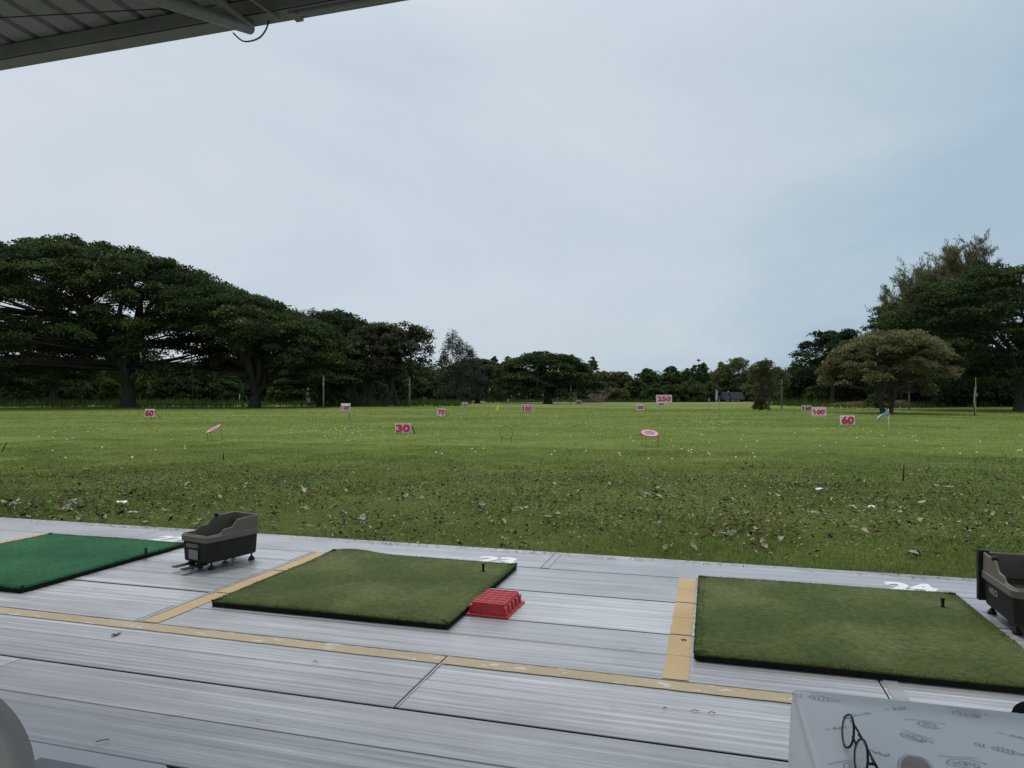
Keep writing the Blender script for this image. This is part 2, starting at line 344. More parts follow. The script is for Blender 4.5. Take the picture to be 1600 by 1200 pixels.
def tree(name, label, base, d, top, bot, m, group=None, cat='tree', depth=None, pads=150, padr=1.7, padz=.4, leaves=240,
         leaf=.34, trunk_r=.5, fork=.28, limbs=6, bark='bark', tilt=.55, seed=1, stems=1, spread=.25, shell=.6, lift=0., flat=1.0, holes=.0, long=1.0):
    """base: pixel x of the trunk; crown outline top/bot given in photo pixels at distance d; depth: crown half-depth in metres"""
    r = np.random.default_rng(seed)
    bx = (base-CX)*d/F; gz = lawn_height(bx, d)
    root = empty(name, (bx, d, gz), 0, label, cat, group)
    x0, x1 = top[0][0], top[-1][0]; mid = (x0+x1)/2; half = (x1-x0)/2
    if depth is None: depth = half*d/F*.85
    toz = lambda py: HC-(py-CY)*d/F-gz
    # clump centres
    pc = []
    while len(pc) < pads:
        u = r.uniform(-1, 1); w = r.uniform(-1, 1)
        if u*u+w*w > 1: continue
        px = mid+u*half; e = math.sqrt(max(0, 1-u*u))
        wd = w; f = (max(0, 1-(wd/(e+.02))**2))**.38 if e > .05 else .5
        zt = toz(interp(top, px)); zb = toz(interp(bot, px))
        zc = zb+(zt-zb)*.30
        ztop = zc+(zt-zc)*f
        if r.random() < shell: q = 1-r.random()**2*.22
        else: q = r.uniform(0, .85)
        z = zb+(ztop-zb)*q
        if z < .3: z = .3+r.random()*.4
        pc.append((px*d/F-CX*d/F-bx, wd*depth, z-padz*padr*.6+lift, q))
    pc = np.array(pc)
    # leaves
    sz = r.uniform(.55, 1.3, pads); nl = np.maximum(12, (leaves*sz**2)).astype(int); idx = np.repeat(np.arange(pads), nl); n = len(idx)
    v = r.normal(0, 1, (n, 3)); v /= np.linalg.norm(v, axis=1)[:, None]; rad = r.random(n)**.45
    v[:, 2] = np.where(r.random(n) < .75, np.abs(v[:, 2]), v[:, 2])
    rr = (padr*sz)[idx]; asp = r.uniform(.75, 1.35, pads)[idx]
    lob = 1+.28*np.sin(np.arctan2(v[:, 1], v[:, 0])*r.integers(2, 5, pads)[idx]+r.uniform(0, 6, pads)[idx])
    C = np.stack([v[:, 0]*rad*rr*asp*lob, v[:, 1]*rad*rr/asp*lob, v[:, 2]*rad*rr*padz], 1)
    C[:, 2] -= (C[:, 0]**2+C[:, 1]**2)/(rr*3.2)*padz           # drooping rims
    C += pc[idx, :3]
    if holes: 
        k = vnoise(C[:, 0], C[:, 2]+C[:, 1]*.37, .55) > holes; C = C[k]; idx = idx[k]; n = len(idx)
    C[:, 2] = np.maximum(C[:, 2], .12)
    V, Fc = leaf_quads(C, tilt, leaf, r, flat, long)
    tone = (r.uniform(.2, .62, pads)[idx]+r.normal(0, .13, n))
    me = np_mesh('crown', V, Fc, np.repeat(tone, 4)); link('crown', me, m, root)
    # trunk and limbs
    ts = TubeSet(); ztop = toz(min(p[1] for p in top)); zf = ztop*fork
    sc = [(0, 0)] if stems == 1 else [(r.uniform(-1, 1)*trunk_r*1.2+(i-(stems-1)/2)*trunk_r*1.8, r.uniform(-1, 1)*trunk_r) for i in range(stems)]
    mains = []
    for si, (sx, sy) in enumerate(sc):
        tr = trunk_r/(stems**.4)
        lean = (r.uniform(-.08, .08)*zf if stems == 1 else (si-(stems-1)/2)*zf*.5)
        zs = np.linspace(0, 1, 7); flare = 1+.7*np.exp(-zs*8)
        pts = np.stack([sx+lean*zs**1.3, sy+0*zs, zf*zs-.15], 1); ts.add(pts, tr*flare*(1-.25*zs), 10)
        top_p = pts[-1]
        nlm = max(2, limbs//stems)
        for k in range(nlm):
            ang = 2*math.pi*(k+r.uniform(-.25, .25))/nlm+seed
            u = math.cos(ang)*r.uniform(.45, .85); w = math.sin(ang)*r.uniform(.4, .8)
            if k == 0: u *= .3; w *= .3
            px = mid+u*half; zt = toz(interp(top, px)); zb = toz(interp(bot, px))
            tgt = np.array([px*d/F-CX*d/F-bx, w*depth, zb+(zt-zb)*.6])
            s = np.linspace(0, 1, 8)[:, None]
            c1 = top_p+np.array([(tgt[0]-top_p[0])*.25, (tgt[1]-top_p[1])*.25, (tgt[2]-top_p[2])*.85])
            pl = (1-s)**2*top_p+2*s*(1-s)*c1+s*s*tgt; pl[1:-1] += r.normal(0, .022*np.linalg.norm(tgt), (6, 3))
            rs = tr*(.62-.5*np.linspace(0, 1, 8)); ts.add(pl, rs, 7); mains.append((pl, rs))
    allp = np.concatenate([p[1:] for p, _ in mains]); allr = np.concatenate([q[1:] for _, q in mains])
    for i in range(pads):
        c = pc[i, :3]; dd = np.linalg.norm((allp-c)*np.array([1, 1, 1.3]), axis=1)+np.where(allp[:, 2] > c[2]-.2, 6*padr, 0)
        j = int(np.argmin(dd)); p0 = allp[j]
        s = np.linspace(0, 1, 5)[:, None]; c1 = p0+(c-p0)*np.array([.55, .55, .3])
        pl = (1-s)**2*p0+2*s*(1-s)*c1+s*s*c; rr0 = min(allr[j]*.6, trunk_r*.14)
        ts.add(pl, rr0*(1-.75*s[:, 0])+.012, 5)
    me = np_mesh('trunk', np.concatenate(ts.V), np.concatenate(ts.F)); me.polygons.foreach_set('use_smooth', [True]*len(me.polygons))
    link('trunk', me, M[bark], root)
    return root

GR = 'spreading rain trees around the range'
tree('rain_tree', 'widest umbrella-shaped rain tree with a thick forked trunk, behind the left 60 sign', 200, 90, [(-130, 440), (-90, 408), (-50, 388), (0, 378), (60, 372), (105, 378), (150, 368), (180, 376), (230, 384), (290, 402), (330, 430), (356, 470)],
     [(-130, 560), (-60, 585), (0, 590), (60, 578), (130, 550), (200, 518), (250, 540), (300, 578), (340, 588), (356, 540)], M['rain'], GR, depth=17, pads=700, padr=2.0, padz=.42, leaves=300, leaf=.31, tilt=.75, trunk_r=.95, fork=.13, limbs=12, seed=3, shell=.5, lift=-.75)
tree('rain_tree', 'rain tree with a low many-limbed trunk and a crown sloping down to the right', 398, 90, [(268, 500), (290, 462), (315, 440), (345, 440), (400, 457), (450, 478), (500, 500), (535, 528), (566, 566)],
     [(268, 588), (330, 562), (400, 532), (455, 562), (520, 590), (566, 584)], M['rain'], GR, depth=14, pads=380, padr=1.8, padz=.42, leaves=290, leaf=.30, tilt=.75, trunk_r=.8, fork=.10, limbs=12, seed=5, shell=.5, lift=-.4)
tree('rain_tree', 'smaller shaded rain tree with a leaning trunk under the left edge of the widest crown', 85, 122, [(-70, 540), (-20, 515), (40, 505), (100, 510), (150, 528), (172, 560)],
     [(-70, 612), (0, 606), (60, 600), (120, 604), (172, 598)], M['rain'], GR, depth=10, pads=210, padr=2.2, padz=.32, leaves=170, leaf=.45, trunk_r=.8, fork=.2, limbs=7, seed=8)
tree('leafy_tree', 'tall dense dark tree left of the left 100 sign, behind the sloping crown', 503, 108, [(455, 540), (468, 500), (490, 488), (535, 486), (570, 497), (600, 512), (622, 545)],
     [(455, 600), (500, 606), (560, 612), (622, 600)], M['dark'], 'trees behind the left rain trees', depth=8, pads=200, padr=1.9, padz=.45, leaves=190, leaf=.42, trunk_r=.6, seed=11)
tree('leafy_tree', 'open-crowned tree on several leaning dark stems, above the green flag', 580, 95, [(545, 560), (556, 522), (585, 506), (612, 505), (636, 520), (644, 555)],
     [(545, 592), (580, 582), (615, 580), (644, 588)], M['brown'], 'trees behind the left rain trees', depth=5, pads=120, padr=1.35, padz=.5, leaves=150, leaf=.34, trunk_r=.6, fork=.2, stems=3, limbs=9, seed=13, holes=.28)
tree('leafy_tree', 'brownish tree on two slim parting stems, between the pale pole and the green flag', 627, 97, [(596, 552), (610, 520), (632, 504), (655, 512), (680, 527), (690, 555)],
     [(596, 586), (625, 574), (655, 578), (690, 592)], M['brown'], 'trees behind the left rain trees', depth=5, pads=120, padr=1.35, padz=.5, leaves=130, leaf=.34, trunk_r=.38, fork=.3, stems=2, limbs=7, seed=17, holes=.32)
tree('slender_tree', 'tall thin-leaved pale tree rising behind the trees above the 70 sign', 716, 150, [(682, 590), (690, 552), (700, 524), (707, 516), (714, 521), (722, 534), (730, 530), (737, 542), (746, 556), (756, 590)],
     [(682, 612), (720, 612), (756, 612)], M['wisp'], 'thin pale trees above the canopy', depth=4.5, pads=190, padr=.95, padz=1.5, leaves=60, leaf=.28, trunk_r=.14, fork=.3, limbs=8, seed=19, bark='bark', tilt=.9, holes=.2)
tree('slender_tree', 'thin pale treetop poking above the left canopy', 482, 140, [(462, 505), (468, 478), (480, 474), (492, 482), (500, 505)],
     [(462, 560), (480, 560), (500, 560)], M['wisp'], 'thin pale trees above the canopy', depth=3, pads=40, padr=1.0, padz=1.1, leaves=45, leaf=.34, trunk_r=.3, fork=.5, limbs=5, seed=23, bark='barkp')
tree('rain_tree', 'flat-topped dark rain tree far off behind the left 150 sign', 746, 172, [(680, 596), (696, 572), (715, 564), (742, 559), (775, 566), (797, 584)],
     [(680, 622), (720, 618), (760, 618), (797, 622)], M['rainf'], GR, depth=9, pads=170, padr=1.8, padz=.35, leaves=120, leaf=.5, trunk_r=.7, fork=.2, limbs=8, seed=29)
tree('rain_tree', 'rounded umbrella rain tree standing behind the centre 100 sign', 856, 151, [(762, 604), (780, 574), (800, 562), (822, 553), (850, 549), (885, 555), (912, 568), (930, 590), (938, 604)],
     [(762, 624), (790, 620), (850, 610), (900, 620), (938, 620)], M['rain'], GR, depth=11, pads=280, padr=1.7, padz=.32, leaves=120, leaf=.48, trunk_r=1.0, fork=.18, limbs=10, seed=31)
tree('rain_tree', 'big dark rain tree filling the right edge, its trunk cut by the frame', 1592, 72, [(1380, 530), (1388, 492), (1408, 470), (1440, 450), (1490, 428), (1540, 414), (1600, 410), (1680, 405), (1760, 430), (1810, 480)],
     [(1380, 536), (1440, 560), (1500, 600), (1560, 606), (1620, 592), (1700, 600), (1810, 580)], M['rain'], GR, depth=12, pads=480, padr=1.6, padz=.3, leaves=260, leaf=.26, trunk_r=.4, fork=.3, limbs=11, seed=37)
tree('yellowing_tree', 'low spreading tree with yellowish leaves, behind the light blue flag', 1388, 59, [(1293, 592), (1300, 568), (1316, 546), (1342, 527), (1372, 517), (1418, 517), (1448, 531), (1466, 555), (1475, 594)],
     [(1293, 598), (1318, 596), (1360, 586), (1400, 588), (1440, 606), (1475, 616)], M['yellow'], None, depth=5, pads=300, padr=.72, padz=.5, leaves=210, leaf=.16, trunk_r=.3, fork=.16, stems=2, limbs=9, seed=41, tilt=.8)

def casuarina():
    r = np.random.default_rng(43); d = 100; base = 1490; bx = (base-CX)*d/F; gz = lawn_height(bx, d)
    root = empty('casuarina_tree', (bx, d, gz), 0, 'feathery grey-green tree towering behind the big right-hand rain tree', 'tree')
    ts = TubeSet(); Cs = []; toz = lambda py: HC-(py-CY)*d/F-gz
    tips = [(1412, 440), (1408, 470), (1428, 402), (1450, 412), (1462, 385), (1480, 372), (1505, 366), (1520, 372), (1540, 376), (1554, 392), (1558, 420), (1440, 440), (1470, 420), (1500, 400), (1530, 420), (1555, 450), (1415, 500), (1490, 385), (1450, 430), (1515, 365)]
    for i, (px, py) in enumerate(tips*6):
        tx = (px-14-base)*d/F+r.normal(0, .5); tz = toz(py+24)-r.random()*r.random()*6; ty = r.uniform(-5, 5)
        s = np.linspace(0, 1, 9)[:, None]; p0 = np.array([tx*.25, ty*.2, tz*.35]); p2 = np.array([tx, ty, tz]); c1 = np.array([tx*.8, ty*.8, tz*.62])
        pl = (1-s)**2*p0+2*s*(1-s)*c1+s*s*p2; ts.add(pl, .13*(1-.9*s[:, 0]), 5)
        for q in range(26):
            t = r.uniform(.28, 1); k = min(int(t*8), 7); c = pl[k]*(1-(t*8-k))+pl[k+1]*(t*8-k)
            dirn = (p2-c1)/np.linalg.norm(p2-c1)+r.normal(0, .75, 3); dirn[2] += .1
            L_ = r.uniform(.8, 2.3)*(1.2-.6*t); Cs.append((c, c+dirn*L_))
    P0 = np.array([c[0] for c in Cs]); P1 = np.array([c[1] for c in Cs]); k = 70
    A = np.repeat(P0, k, 0); B = np.repeat(P1, k, 0); t = r.random(len(A))[:, None]; C = A+(B-A)*t+r.normal(0, .17, A.shape)
    u = (B-A); u /= np.linalg.norm(u, axis=1)[:, None]; u += r.normal(0, .3, u.shape); w = np.cross(u, r.normal(0, 1, u.shape)); w /= np.linalg.norm(w, axis=1)[:, None]
    L_ = r.uniform(.25, .55, (len(C), 1)); V = np.stack([C-w*.05, C+w*.05, C+u*L_], 1).reshape(-1, 3)
    me = np_mesh('crown', V, np.arange(len(V)).reshape(-1, 3), np.repeat(np.clip(r.normal(.45, .2, len(C)), 0, 1), 3)); link('crown', me, M['needle'], root)
    zs = np.linspace(0, 1, 8); ts.add(np.stack([.3*np.sin(zs*3), 0*zs, zs*toz(400)-.1], 1), .45*(1-.85*zs), 9)
    link('trunk', np_mesh('trunk', np.concatenate(ts.V), np.concatenate(ts.F)), M['bark'], root)
casuarina()

# trees and shrubs behind: centre px, top y, half width px, distance, bottom y (None = ground), material, kind, label
BG = [
 # far row beyond the range, left to right
 (668, 592, 22, 215, 'dark', 'dark bushy tree seen behind the two-stemmed brownish tree'),
 (705, 600, 24, 205, 'dark', 'low dark thicket left of the far flat-topped rain tree'),
 (772, 556, 13, 235, 'rainf', 'small treetop peeking between the two far rain trees'),
 (793, 557, 12, 235, 'rainf', 'small treetop at the left shoulder of the centre rain tree'),
 (893, 551, 9, 232, 'olive', 'tuft-topped olive tree at the right shoulder of the centre rain tree'),
 (912, 560, 9, 236, 'olive', 'small olive treetop first to the right of the tuft-topped one'),
 (927, 555, 8, 234, 'olive', 'knobbly olive treetop above the dead branches'),
 (945, 575, 18, 228, 'olive', 'olive tree just right of the dead branches'),
 (972, 578, 17, 230, 'olive', 'yellowish bushy tree left of the far 150 sign'),
 (935, 592, 16, 210, 'olive', 'low bushy shrub by the dead branches'),
 (960, 604, 17, 205, 'olive', 'low shrub in front of the olive trees'),
 (1009, 573, 14, 232, 'mid', 'double-peaked dark green tree above the far 150 sign'),
 (994, 592, 17, 214, 'mid', 'low green shrub behind the far 150 sign'),
 (1025, 600, 18, 208, 'mid', 'low green shrub behind the 250 sign'),
 (1050, 571, 14, 230, 'mid', 'round dark green tree just right of the 250 sign'),
 (1052, 600, 17, 207, 'mid', 'dark low shrub to the right of the 250 sign'),
 (1074, 575, 12, 232, 'mid', 'green tree left of the tall knobbly one'),
 (1093, 559, 13, 228, 'mid', 'tall knobbly green tree left of the hut'),
 (1080, 594, 20, 208, 'mid', 'low rounded shrub left of the white flags'),
 (1106, 596, 15, 212, 'mid', 'low shrub just left of the hut'),
 (1150, 557, 27, 245, 'olive', 'brownish-olive tree behind the hut'),
 (1128, 566, 14, 246, 'olive', 'thin olive tree behind the left end of the hut'),
 (1176, 570, 15, 238, 'olive', 'olive tree behind the right end of the hut'),
 (1215, 575, 18, 225, 'olive', 'olive tree behind the pale pole right of the hut'),
 (1242, 567, 16, 205, 'mid', 'green tree right of the pale pole right of the hut'),
 (1238, 600, 20, 160, 'dark', 'dark low thicket behind the right 150 sign'),
 (1270, 572, 20, 165, 'mid', 'green bushy tree behind the right 100 sign'),
 (1290, 596, 26, 120, 'mid', 'broad green shrub above the right 100 and 60 signs'),
 (1330, 588, 22, 118, 'dark', 'dark shrub behind the yellowing tree on its left'),
 (1355, 596, 22, 122, 'dark', 'dark shrub behind the trunks of the yellowing tree'),
 (1410, 590, 30, 110, 'dark', 'dark thicket behind the right half of the yellowing tree'),
 (1455, 580, 32, 105, 'dark', 'dark thicket right of the yellowing tree'),
 (1505, 585, 32, 98, 'dark', 'dark thicket left of the leaning pole at the right'),
 (1556, 588, 32, 96, 'dark', 'dark thicket right of the leaning pole at the right'),
 (1610, 585, 36, 100, 'dark', 'dark thicket behind the trunk at the right edge'),
 (1680, 580, 46, 104, 'dark', 'dark thicket beyond the right edge'),
 # understorey behind the left rain trees
 (-60, 575, 42, 165, 'dark', 'dark thicket beyond the left edge'),
 (8, 572, 30, 160, 'mid', 'green thicket at the left edge under the widest crown'),
 (50, 585, 30, 150, 'dark', 'dark bush left of the leaning shaded trunk'),
 (105, 588, 26, 152, 'dark', 'dark bush right of the leaning shaded trunk'),
 (142, 575, 28, 168, 'mid', 'green thicket left of the widest tree trunk'),
 (172, 590, 12, 140, 'lime', 'bright yellow-green bush beside the widest tree trunk'),
 (235, 582, 20, 160, 'lime', 'lighter green bush right of the widest tree trunk'),
 (265, 590, 24, 150, 'dark', 'dark bush behind the left 60 sign'),
 (310, 585, 28, 155, 'dark', 'dark green bush between the two largest trunks'),
 (345, 580, 24, 165, 'mid', 'green bush left of the many-limbed trunk'),
 (445, 590, 22, 150, 'lime', 'pale green bush right of the many-limbed trunk'),
 (425, 572, 30, 172, 'dark', 'dark thicket behind the many-limbed trunk'),
 (480, 580, 26, 155, 'mid', 'green bush behind the pole left of the left 100 sign'),
 (530, 578, 34, 124, 'dark', 'dark hanging thicket behind the left 100 sign'),
 (578, 590, 26, 140, 'dark', 'dark thicket behind the several leaning stems'),
 (612, 588, 22, 150, 'dark', 'dark thicket left of the pale pole'),
 (650, 585, 22, 160, 'mid', 'green thicket right of the pale pole'),
 (1320, 560, 30, 150, 'dark', 'tall dark tree mass left behind the yellowing tree'),
]
for i, (px, ty, hw, d, mk, lab) in enumerate(BG):
    gy = CY+F*(HC-LZ)/d; r = random.Random(i*7+1)
    big = ty < 585
    hw *= 1.3; top = [(px+hw*u, ty+(gy-ty)*(.42*abs(u)**2.6)+r.uniform(0, .13)*(gy-ty)*(abs(u) > .1)) for u in (-1, -.7, -.4, -.2, 0, .25, .45, .7, 1)]
    bot = [(px-hw, gy-1.0), (px, gy-.4), (px+hw, gy-1.0)]
    size = hw*d/F
    tree('bushy_tree' if big else 'shrub', lab, px, d, top, bot, M[mk], 'trees and shrubs along the far edge of the range', cat='tree' if big else 'shrub',
         depth=size*.8, pads=int(90+size*10), padr=max(.5, size*.19), padz=.75, leaves=95, leaf=.45 if d > 140 else .32, trunk_r=.22, fork=.25, limbs=5, seed=100+i, tilt=.9, shell=.6)
tree('leafy_tree', 'dark green tree with a ragged flat top above the right 100 sign', 1300, 116, [(1250, 560), (1260, 532), (1280, 518), (1305, 513), (1332, 517), (1347, 540)],
     [(1250, 575), (1275, 588), (1310, 592), (1347, 590)], M['dark'], None, depth=5, pads=130, padr=1.25, padz=.42, leaves=120, leaf=.34, trunk_r=.35, fork=.35, limbs=7, seed=47)
tree('leafy_tree', 'small bushy tree standing alone in front of the hut, right of it', 1189, 73, [(1160, 600), (1168, 578), (1182, 564), (1200, 561), (1218, 574), (1231, 596)],
     [(1160, 606), (1178, 622), (1192, 630), (1210, 620), (1231, 612)], M['olive'], None, depth=2.2, pads=120, padr=.5, padz=.8, leaves=110, leaf=.15, trunk_r=.2, fork=.2, limbs=6, seed=53, tilt=.9, holes=.33)
tree('shrub', 'small rounded bright shrub left of the yellowing tree trunks', 1369, 84, [(1356, 625), (1362, 614), (1372, 611), (1384, 618), (1388, 628)],
     [(1356, 636), (1372, 637), (1388, 636)], M['lime'], None, cat='shrub', depth=1.0, pads=40, padr=.4, padz=.8, leaves=140, leaf=.14, trunk_r=.05, fork=.2, limbs=4, seed=59, tilt=.9)
tree('shrub', 'leafy growth round the foot of the small lone tree', 1186, 72.4, [(1178, 634), (1184, 622), (1192, 620), (1198, 634)],
     [(1178, 641), (1188, 641.5), (1198, 641)], M['olive'], None, cat='shrub', depth=.6, pads=22, padr=.35, padz=.9, leaves=120, leaf=.13, trunk_r=.05, fork=.2, limbs=3, seed=61, tilt=.9)

def woodland(label, x0, x1, d0, d1, prof, m, n, leaf, seed):
    r = np.random.default_rng(seed); px = r.uniform(x0, x1, n); d = r.uniform(d0, d1, n); X = (px-CX)*d/F
    topy = interp(prof, px)+14*(vnoise(X, d, .22)-.5)+9*(vnoise(X, d, .6)-.5)
    H = np.maximum(1.2, HC-(topy-CY)*(d0+d1)/2/F-LZ); q = 1-r.random(n)**1.6; Z = LZ+H*q
    rr = .9+.9*r.random(n); k = 16; C = np.repeat(np.stack([X, d, Z], 1), k, 0); v = r.normal(0, .55, C.shape)*np.repeat(rr, k)[:, None]; v[:, 2] *= .7; C += v; C[:, 2] = np.maximum(C[:, 2], .05)
    V, Fc = leaf_quads(C, .9, leaf, r); tone = np.repeat(r.uniform(.15, .6, n), k)+r.normal(0, .1, n*k)
    tag(link('woodland', np_mesh('woodland', V, Fc, np.repeat(tone, 4)), m), label, 'woodland', kind='stuff')
woodland('dark mass of undergrowth and trees closing off the view behind the left rain trees', -220, 720, 176, 190, [(-220, 560), (0, 566), (60, 560), (140, 572), (330, 570), (500, 560), (720, 585)], M['mid'], 15000, .55, 201)
woodland('mass of green woodland closing the far end of the range', 640, 1330, 250, 262, [(640, 590), (760, 582), (900, 590), (990, 592), (1150, 590), (1330, 575)], M['mid'], 11000, .65, 202)
woodland('dark mass of undergrowth closing off the view on the right', 1225, 1900, 128, 138, [(1225, 588), (1300, 570), (1450, 560), (1900, 540)], M['dark'], 11000, .42, 203)

# far bank of undergrowth and rough grass behind everything
def rough_band():
    r = np.random.default_rng(5); Vs = []; n = 60000
    X = r.uniform(-150, 130, n); Y = np.where(X < -8, r.uniform(99, 150, n), np.where(X > 42, r.uniform(92, 120, n), r.uniform(196, 222, n)))
    k = r.random(n) < vnoise(X, Y, .12)*1.2; X, Y = X[k], Y[k]; n = len(X); Z = lawn_z(X, Y); h = r.uniform(.35, 1.3, n)*(.4+vnoise(X, Y, .3)); th = r.uniform(0, 6.3, n); w = .07
    A = np.stack([X-np.cos(th)*w, Y-np.sin(th)*w, Z], -1); B = np.stack([X+np.cos(th)*w, Y+np.sin(th)*w, Z], -1); C = np.stack([X+r.normal(0, .15, n), Y+r.normal(0, .15, n), Z+h], -1)
    me = np_mesh('rough_grass', np.stack([A, B, C], 1).reshape(-1, 3), np.arange(3*n).reshape(-1, 3), np.repeat(r.uniform(.1, .6, n), 3))
    tag(link('rough_grass', me, leaf_mat('rough_grass', (.035, .06, .02), (.08, .12, .035), (.18, .21, .08), .3)), 'tall rough grass growing under the trees', 'grass', kind='stuff')
rough_band()
def earth_bank():
    xs = np.linspace(-150, 150, 90); Vs = []
    for x in xs:
        n1 = float(vnoise(np.array([x]), np.array([3.]), .2)[0])
        hgt = .2+.5*n1; y0 = 250
        Vs += [(x, y0-9, LZ-.2), (x, y0-5, LZ+hgt*.6), (x, y0, LZ+hgt), (x, y0+12, LZ+hgt*.9), (x, y0+20, LZ-.3)]
    Fs = [(i*5+j, (i+1)*5+j, (i+1)*5+j+1, i*5+j+1) for i in range(len(xs)-1) for j in range(4)]
    me = bpy.data.meshes.new('earth_bank'); me.from_pydata(Vs, [], Fs)
    tag(link('earth_bank', me, mat('earth', (.07, .055, .04), .95, .05, noise=(.8, (.12, .09, .06), .2))), kind='structure')
    xs = np.linspace(48, 76, 30); Vs = []
    for i, x in enumerate(xs):
        t = math.sin(math.pi*i/29)**.6; y0 = 108-.2*(x-48)
        Vs += [(x, y0-2.5, LZ-.15), (x, y0-.8, LZ+.75*t), (x, y0+1.5, LZ+1.0*t), (x, y0+5, LZ-.2)]
    Fs = [(i*4+j, (i+1)*4+j, (i+1)*4+j+1, i*4+j+1) for i in range(29) for j in range(3)]
    me = bpy.data.meshes.new('earth_mound'); me.from_pydata(Vs, [], Fs)
    tag(link('earth_mound', me, mat('reddish_earth', (.075, .048, .034), .95, .05, noise=(.8, (.12, .085, .06), .2))), kind='structure')
earth_bank()

def dead_branches():
    r = np.random.default_rng(9); d = 185; root = G(922, CY+F*1.26/d); ts = TubeSet()
    for i in range(150):
        b = np.array([r.uniform(-3.6, 3.2), r.uniform(-1.5, 1.5), 0.]); L_ = r.uniform(1.5, 5.2)*(1-.35*abs(b[0]+.8)/4)
        t = b+np.array([r.normal(0, .5)*L_, r.normal(0, .4)*L_, L_*r.uniform(.35, 1.1)]); s = np.linspace(0, 1, 6)[:, None]
        pl = b+(t-b)*s; pl[1:] += np.cumsum(r.normal(0, .10, (5, 3)), 0); ts.add(pl, .07*(1-.8*s[:, 0]), 4)
        for q in range(3):
            k = r.integers(2, 5); e = pl[k]+r.normal(0, .7, 3)+np.array([0, 0, .4]); ts.add(np.stack([pl[k], (pl[k]+e)/2+r.normal(0, .1, 3), e]), [.035, .022, .01], 3)
    o = link('dead_branches', np_mesh('dead_branches', np.concatenate(ts.V), np.concatenate(ts.F)), mat('dead_wood', (.20, .175, .15), .9, .1), None, root)
    tag(o, 'grey bare fallen branches heaped beside the centre rain tree', 'branches')
dead_branches()

# ---------------------------------------------------------------- hut, poles
def hut():
    d = 212; c = P(1139, 629, d); z0 = lawn_height(c.x, d); root = empty('hut', (c.x, d, z0), 0, 'low hut with a dark grey sheet roof at the far end of the range', 'hut')
    k = d/F
    dark = mat('hut_roof_sheet', (.020, .022, .030), .8, .2, noise=(6, (.032, .034, .044), .2, (1, .1, 1)))
    hw = 21*k; y = lambda p: HC-(p-CY)*k-z0
    for s0, s1 in ((-hw, -.15), (.05, hw)):
        b = MB(); b.add([(s0, -2.2, y(624)), (s1, -2.2, y(624)), (s1, 0, y(612.5)), (s0, 0, y(612.5)), (s0, -2.2, y(624)-.08), (s1, -2.2, y(624)-.08), (s1, 0, y(612.5)-.08), (s0, 0, y(612.5)-.08)],
              [(0, 1, 2, 3), (7, 6, 5, 4), (0, 4, 5, 1), (1, 5, 6, 2), (2, 6, 7, 3), (3, 7, 4, 0)]); b.build('roof', dark, root)
        b = MB(); b.add([(s0, 2.2, y(622)), (s1, 2.2, y(622)), (s1, .06, y(612.6)), (s0, .06, y(612.6)), (s0, 2.2, y(622)-.08), (s1, 2.2, y(622)-.08), (s1, .06, y(612.6)-.08), (s0, .06, y(612.6)-.08)],
              [(3, 2, 1, 0), (4, 5, 6, 7), (1, 5, 4, 0), (2, 6, 5, 1), (3, 7, 6, 2), (0, 4, 7, 3)]); b.build('roof', dark, root)
    wood = mat('hut_wood', (.05, .042, .035), .8, .2)
    for i in range(5):
        x = -hw+.4+i*(2*hw-.8)/4
        for yy in (-1.8, 1.8): MB().box(x-.09, x+.09, yy-.09, yy+.09, -.1, y(623.2)-.1).build('post', wood, root)
    MB().box(-hw+.3, hw-.3, 1.5, 1.6, 0, y(623.5)-.3).build('wall', wood, root)
    MB().box(-.5, -.1, -.4, -.1, y(613), y(611.2)).build('vent', mat('vent_white', (.5, .5, .5)), root)
    for x in (-1.5, hw-4, hw-2.6): MB().box(x, x+1.1, -1.6, -1.2, .25, .7, ).build('bench', mat('bench_white', (.5, .5, .52)), root)
hut()
M['concrete'] = mat('pole_concrete', (.15, .145, .13), .85, .2, noise=(3, (.2, .2, .18), .2))
M['darkpole'] = mat('pole_dark', (.06, .058, .05), .8, .2)
M['wood'] = mat('pole_wood', (.12, .11, .075), .85, .2, noise=(4, (.19, .17, .12), .2, (1, 1, .2)))
def pole(px, ybase, ytop, wpx, m, label, name='utility_pole', lean=0, extras=None, fitting=True):
    d = dist(ybase); b = G(px, ybase); gz = lawn_height(b.x, d); k = d/F; h = (ybase-ytop)*k
    root = empty(name, (b.x, d, gz), 0, label, 'pole', 'poles round the range'); r = wpx*k/2
    MB().tube([(0, 0, -.2), (lean*k*.5, 0, h*.5), (lean*k, 0, h)], [r*1.15, r, r*.8], 8).build('shaft', m, root)
    if fitting:
        MB().lathe([(.001, h-.02), (r*1.15, h-.02), (r*1.15, h+.08), (.001, h+.1)], 8, (lean*k, 0, 0)).build('cap', m, root)
        MB().box(-r*1.6, r*1.6, -r*1.5, -r*.7, h*.72, h*.72+.28).build('bracket', M['concrete'], root)
    return root
pole(505.5, 640, 590, 2.1, M['concrete'], 'pale pole in front of the dark trunk left of the left 100 sign')
pole(640, 637, 592, 2.2, M['concrete'], 'pale pole beside the two-stemmed brownish tree')
pole(892, 632.5, 602, 1.1, M['darkpole'], 'thin dark pole right of the centre rain tree trunk')
pole(1221.5, 639, 582, 1.9, M['concrete'], 'tall pale pole between the hut and the right 150 sign')
pole(1201, 642.5, 628, 1.2, M['darkpole'], 'short dark post beside the small lone tree', fitting=False)
pole(301, 638.5, 580, 1.4, M['darkpole'], 'thin dark pole under the widest rain tree crown', fitting=False)
pole(1420.5, 641, 604, 2.2, M['wood'], 'brown pole right of the yellowing tree trunks')
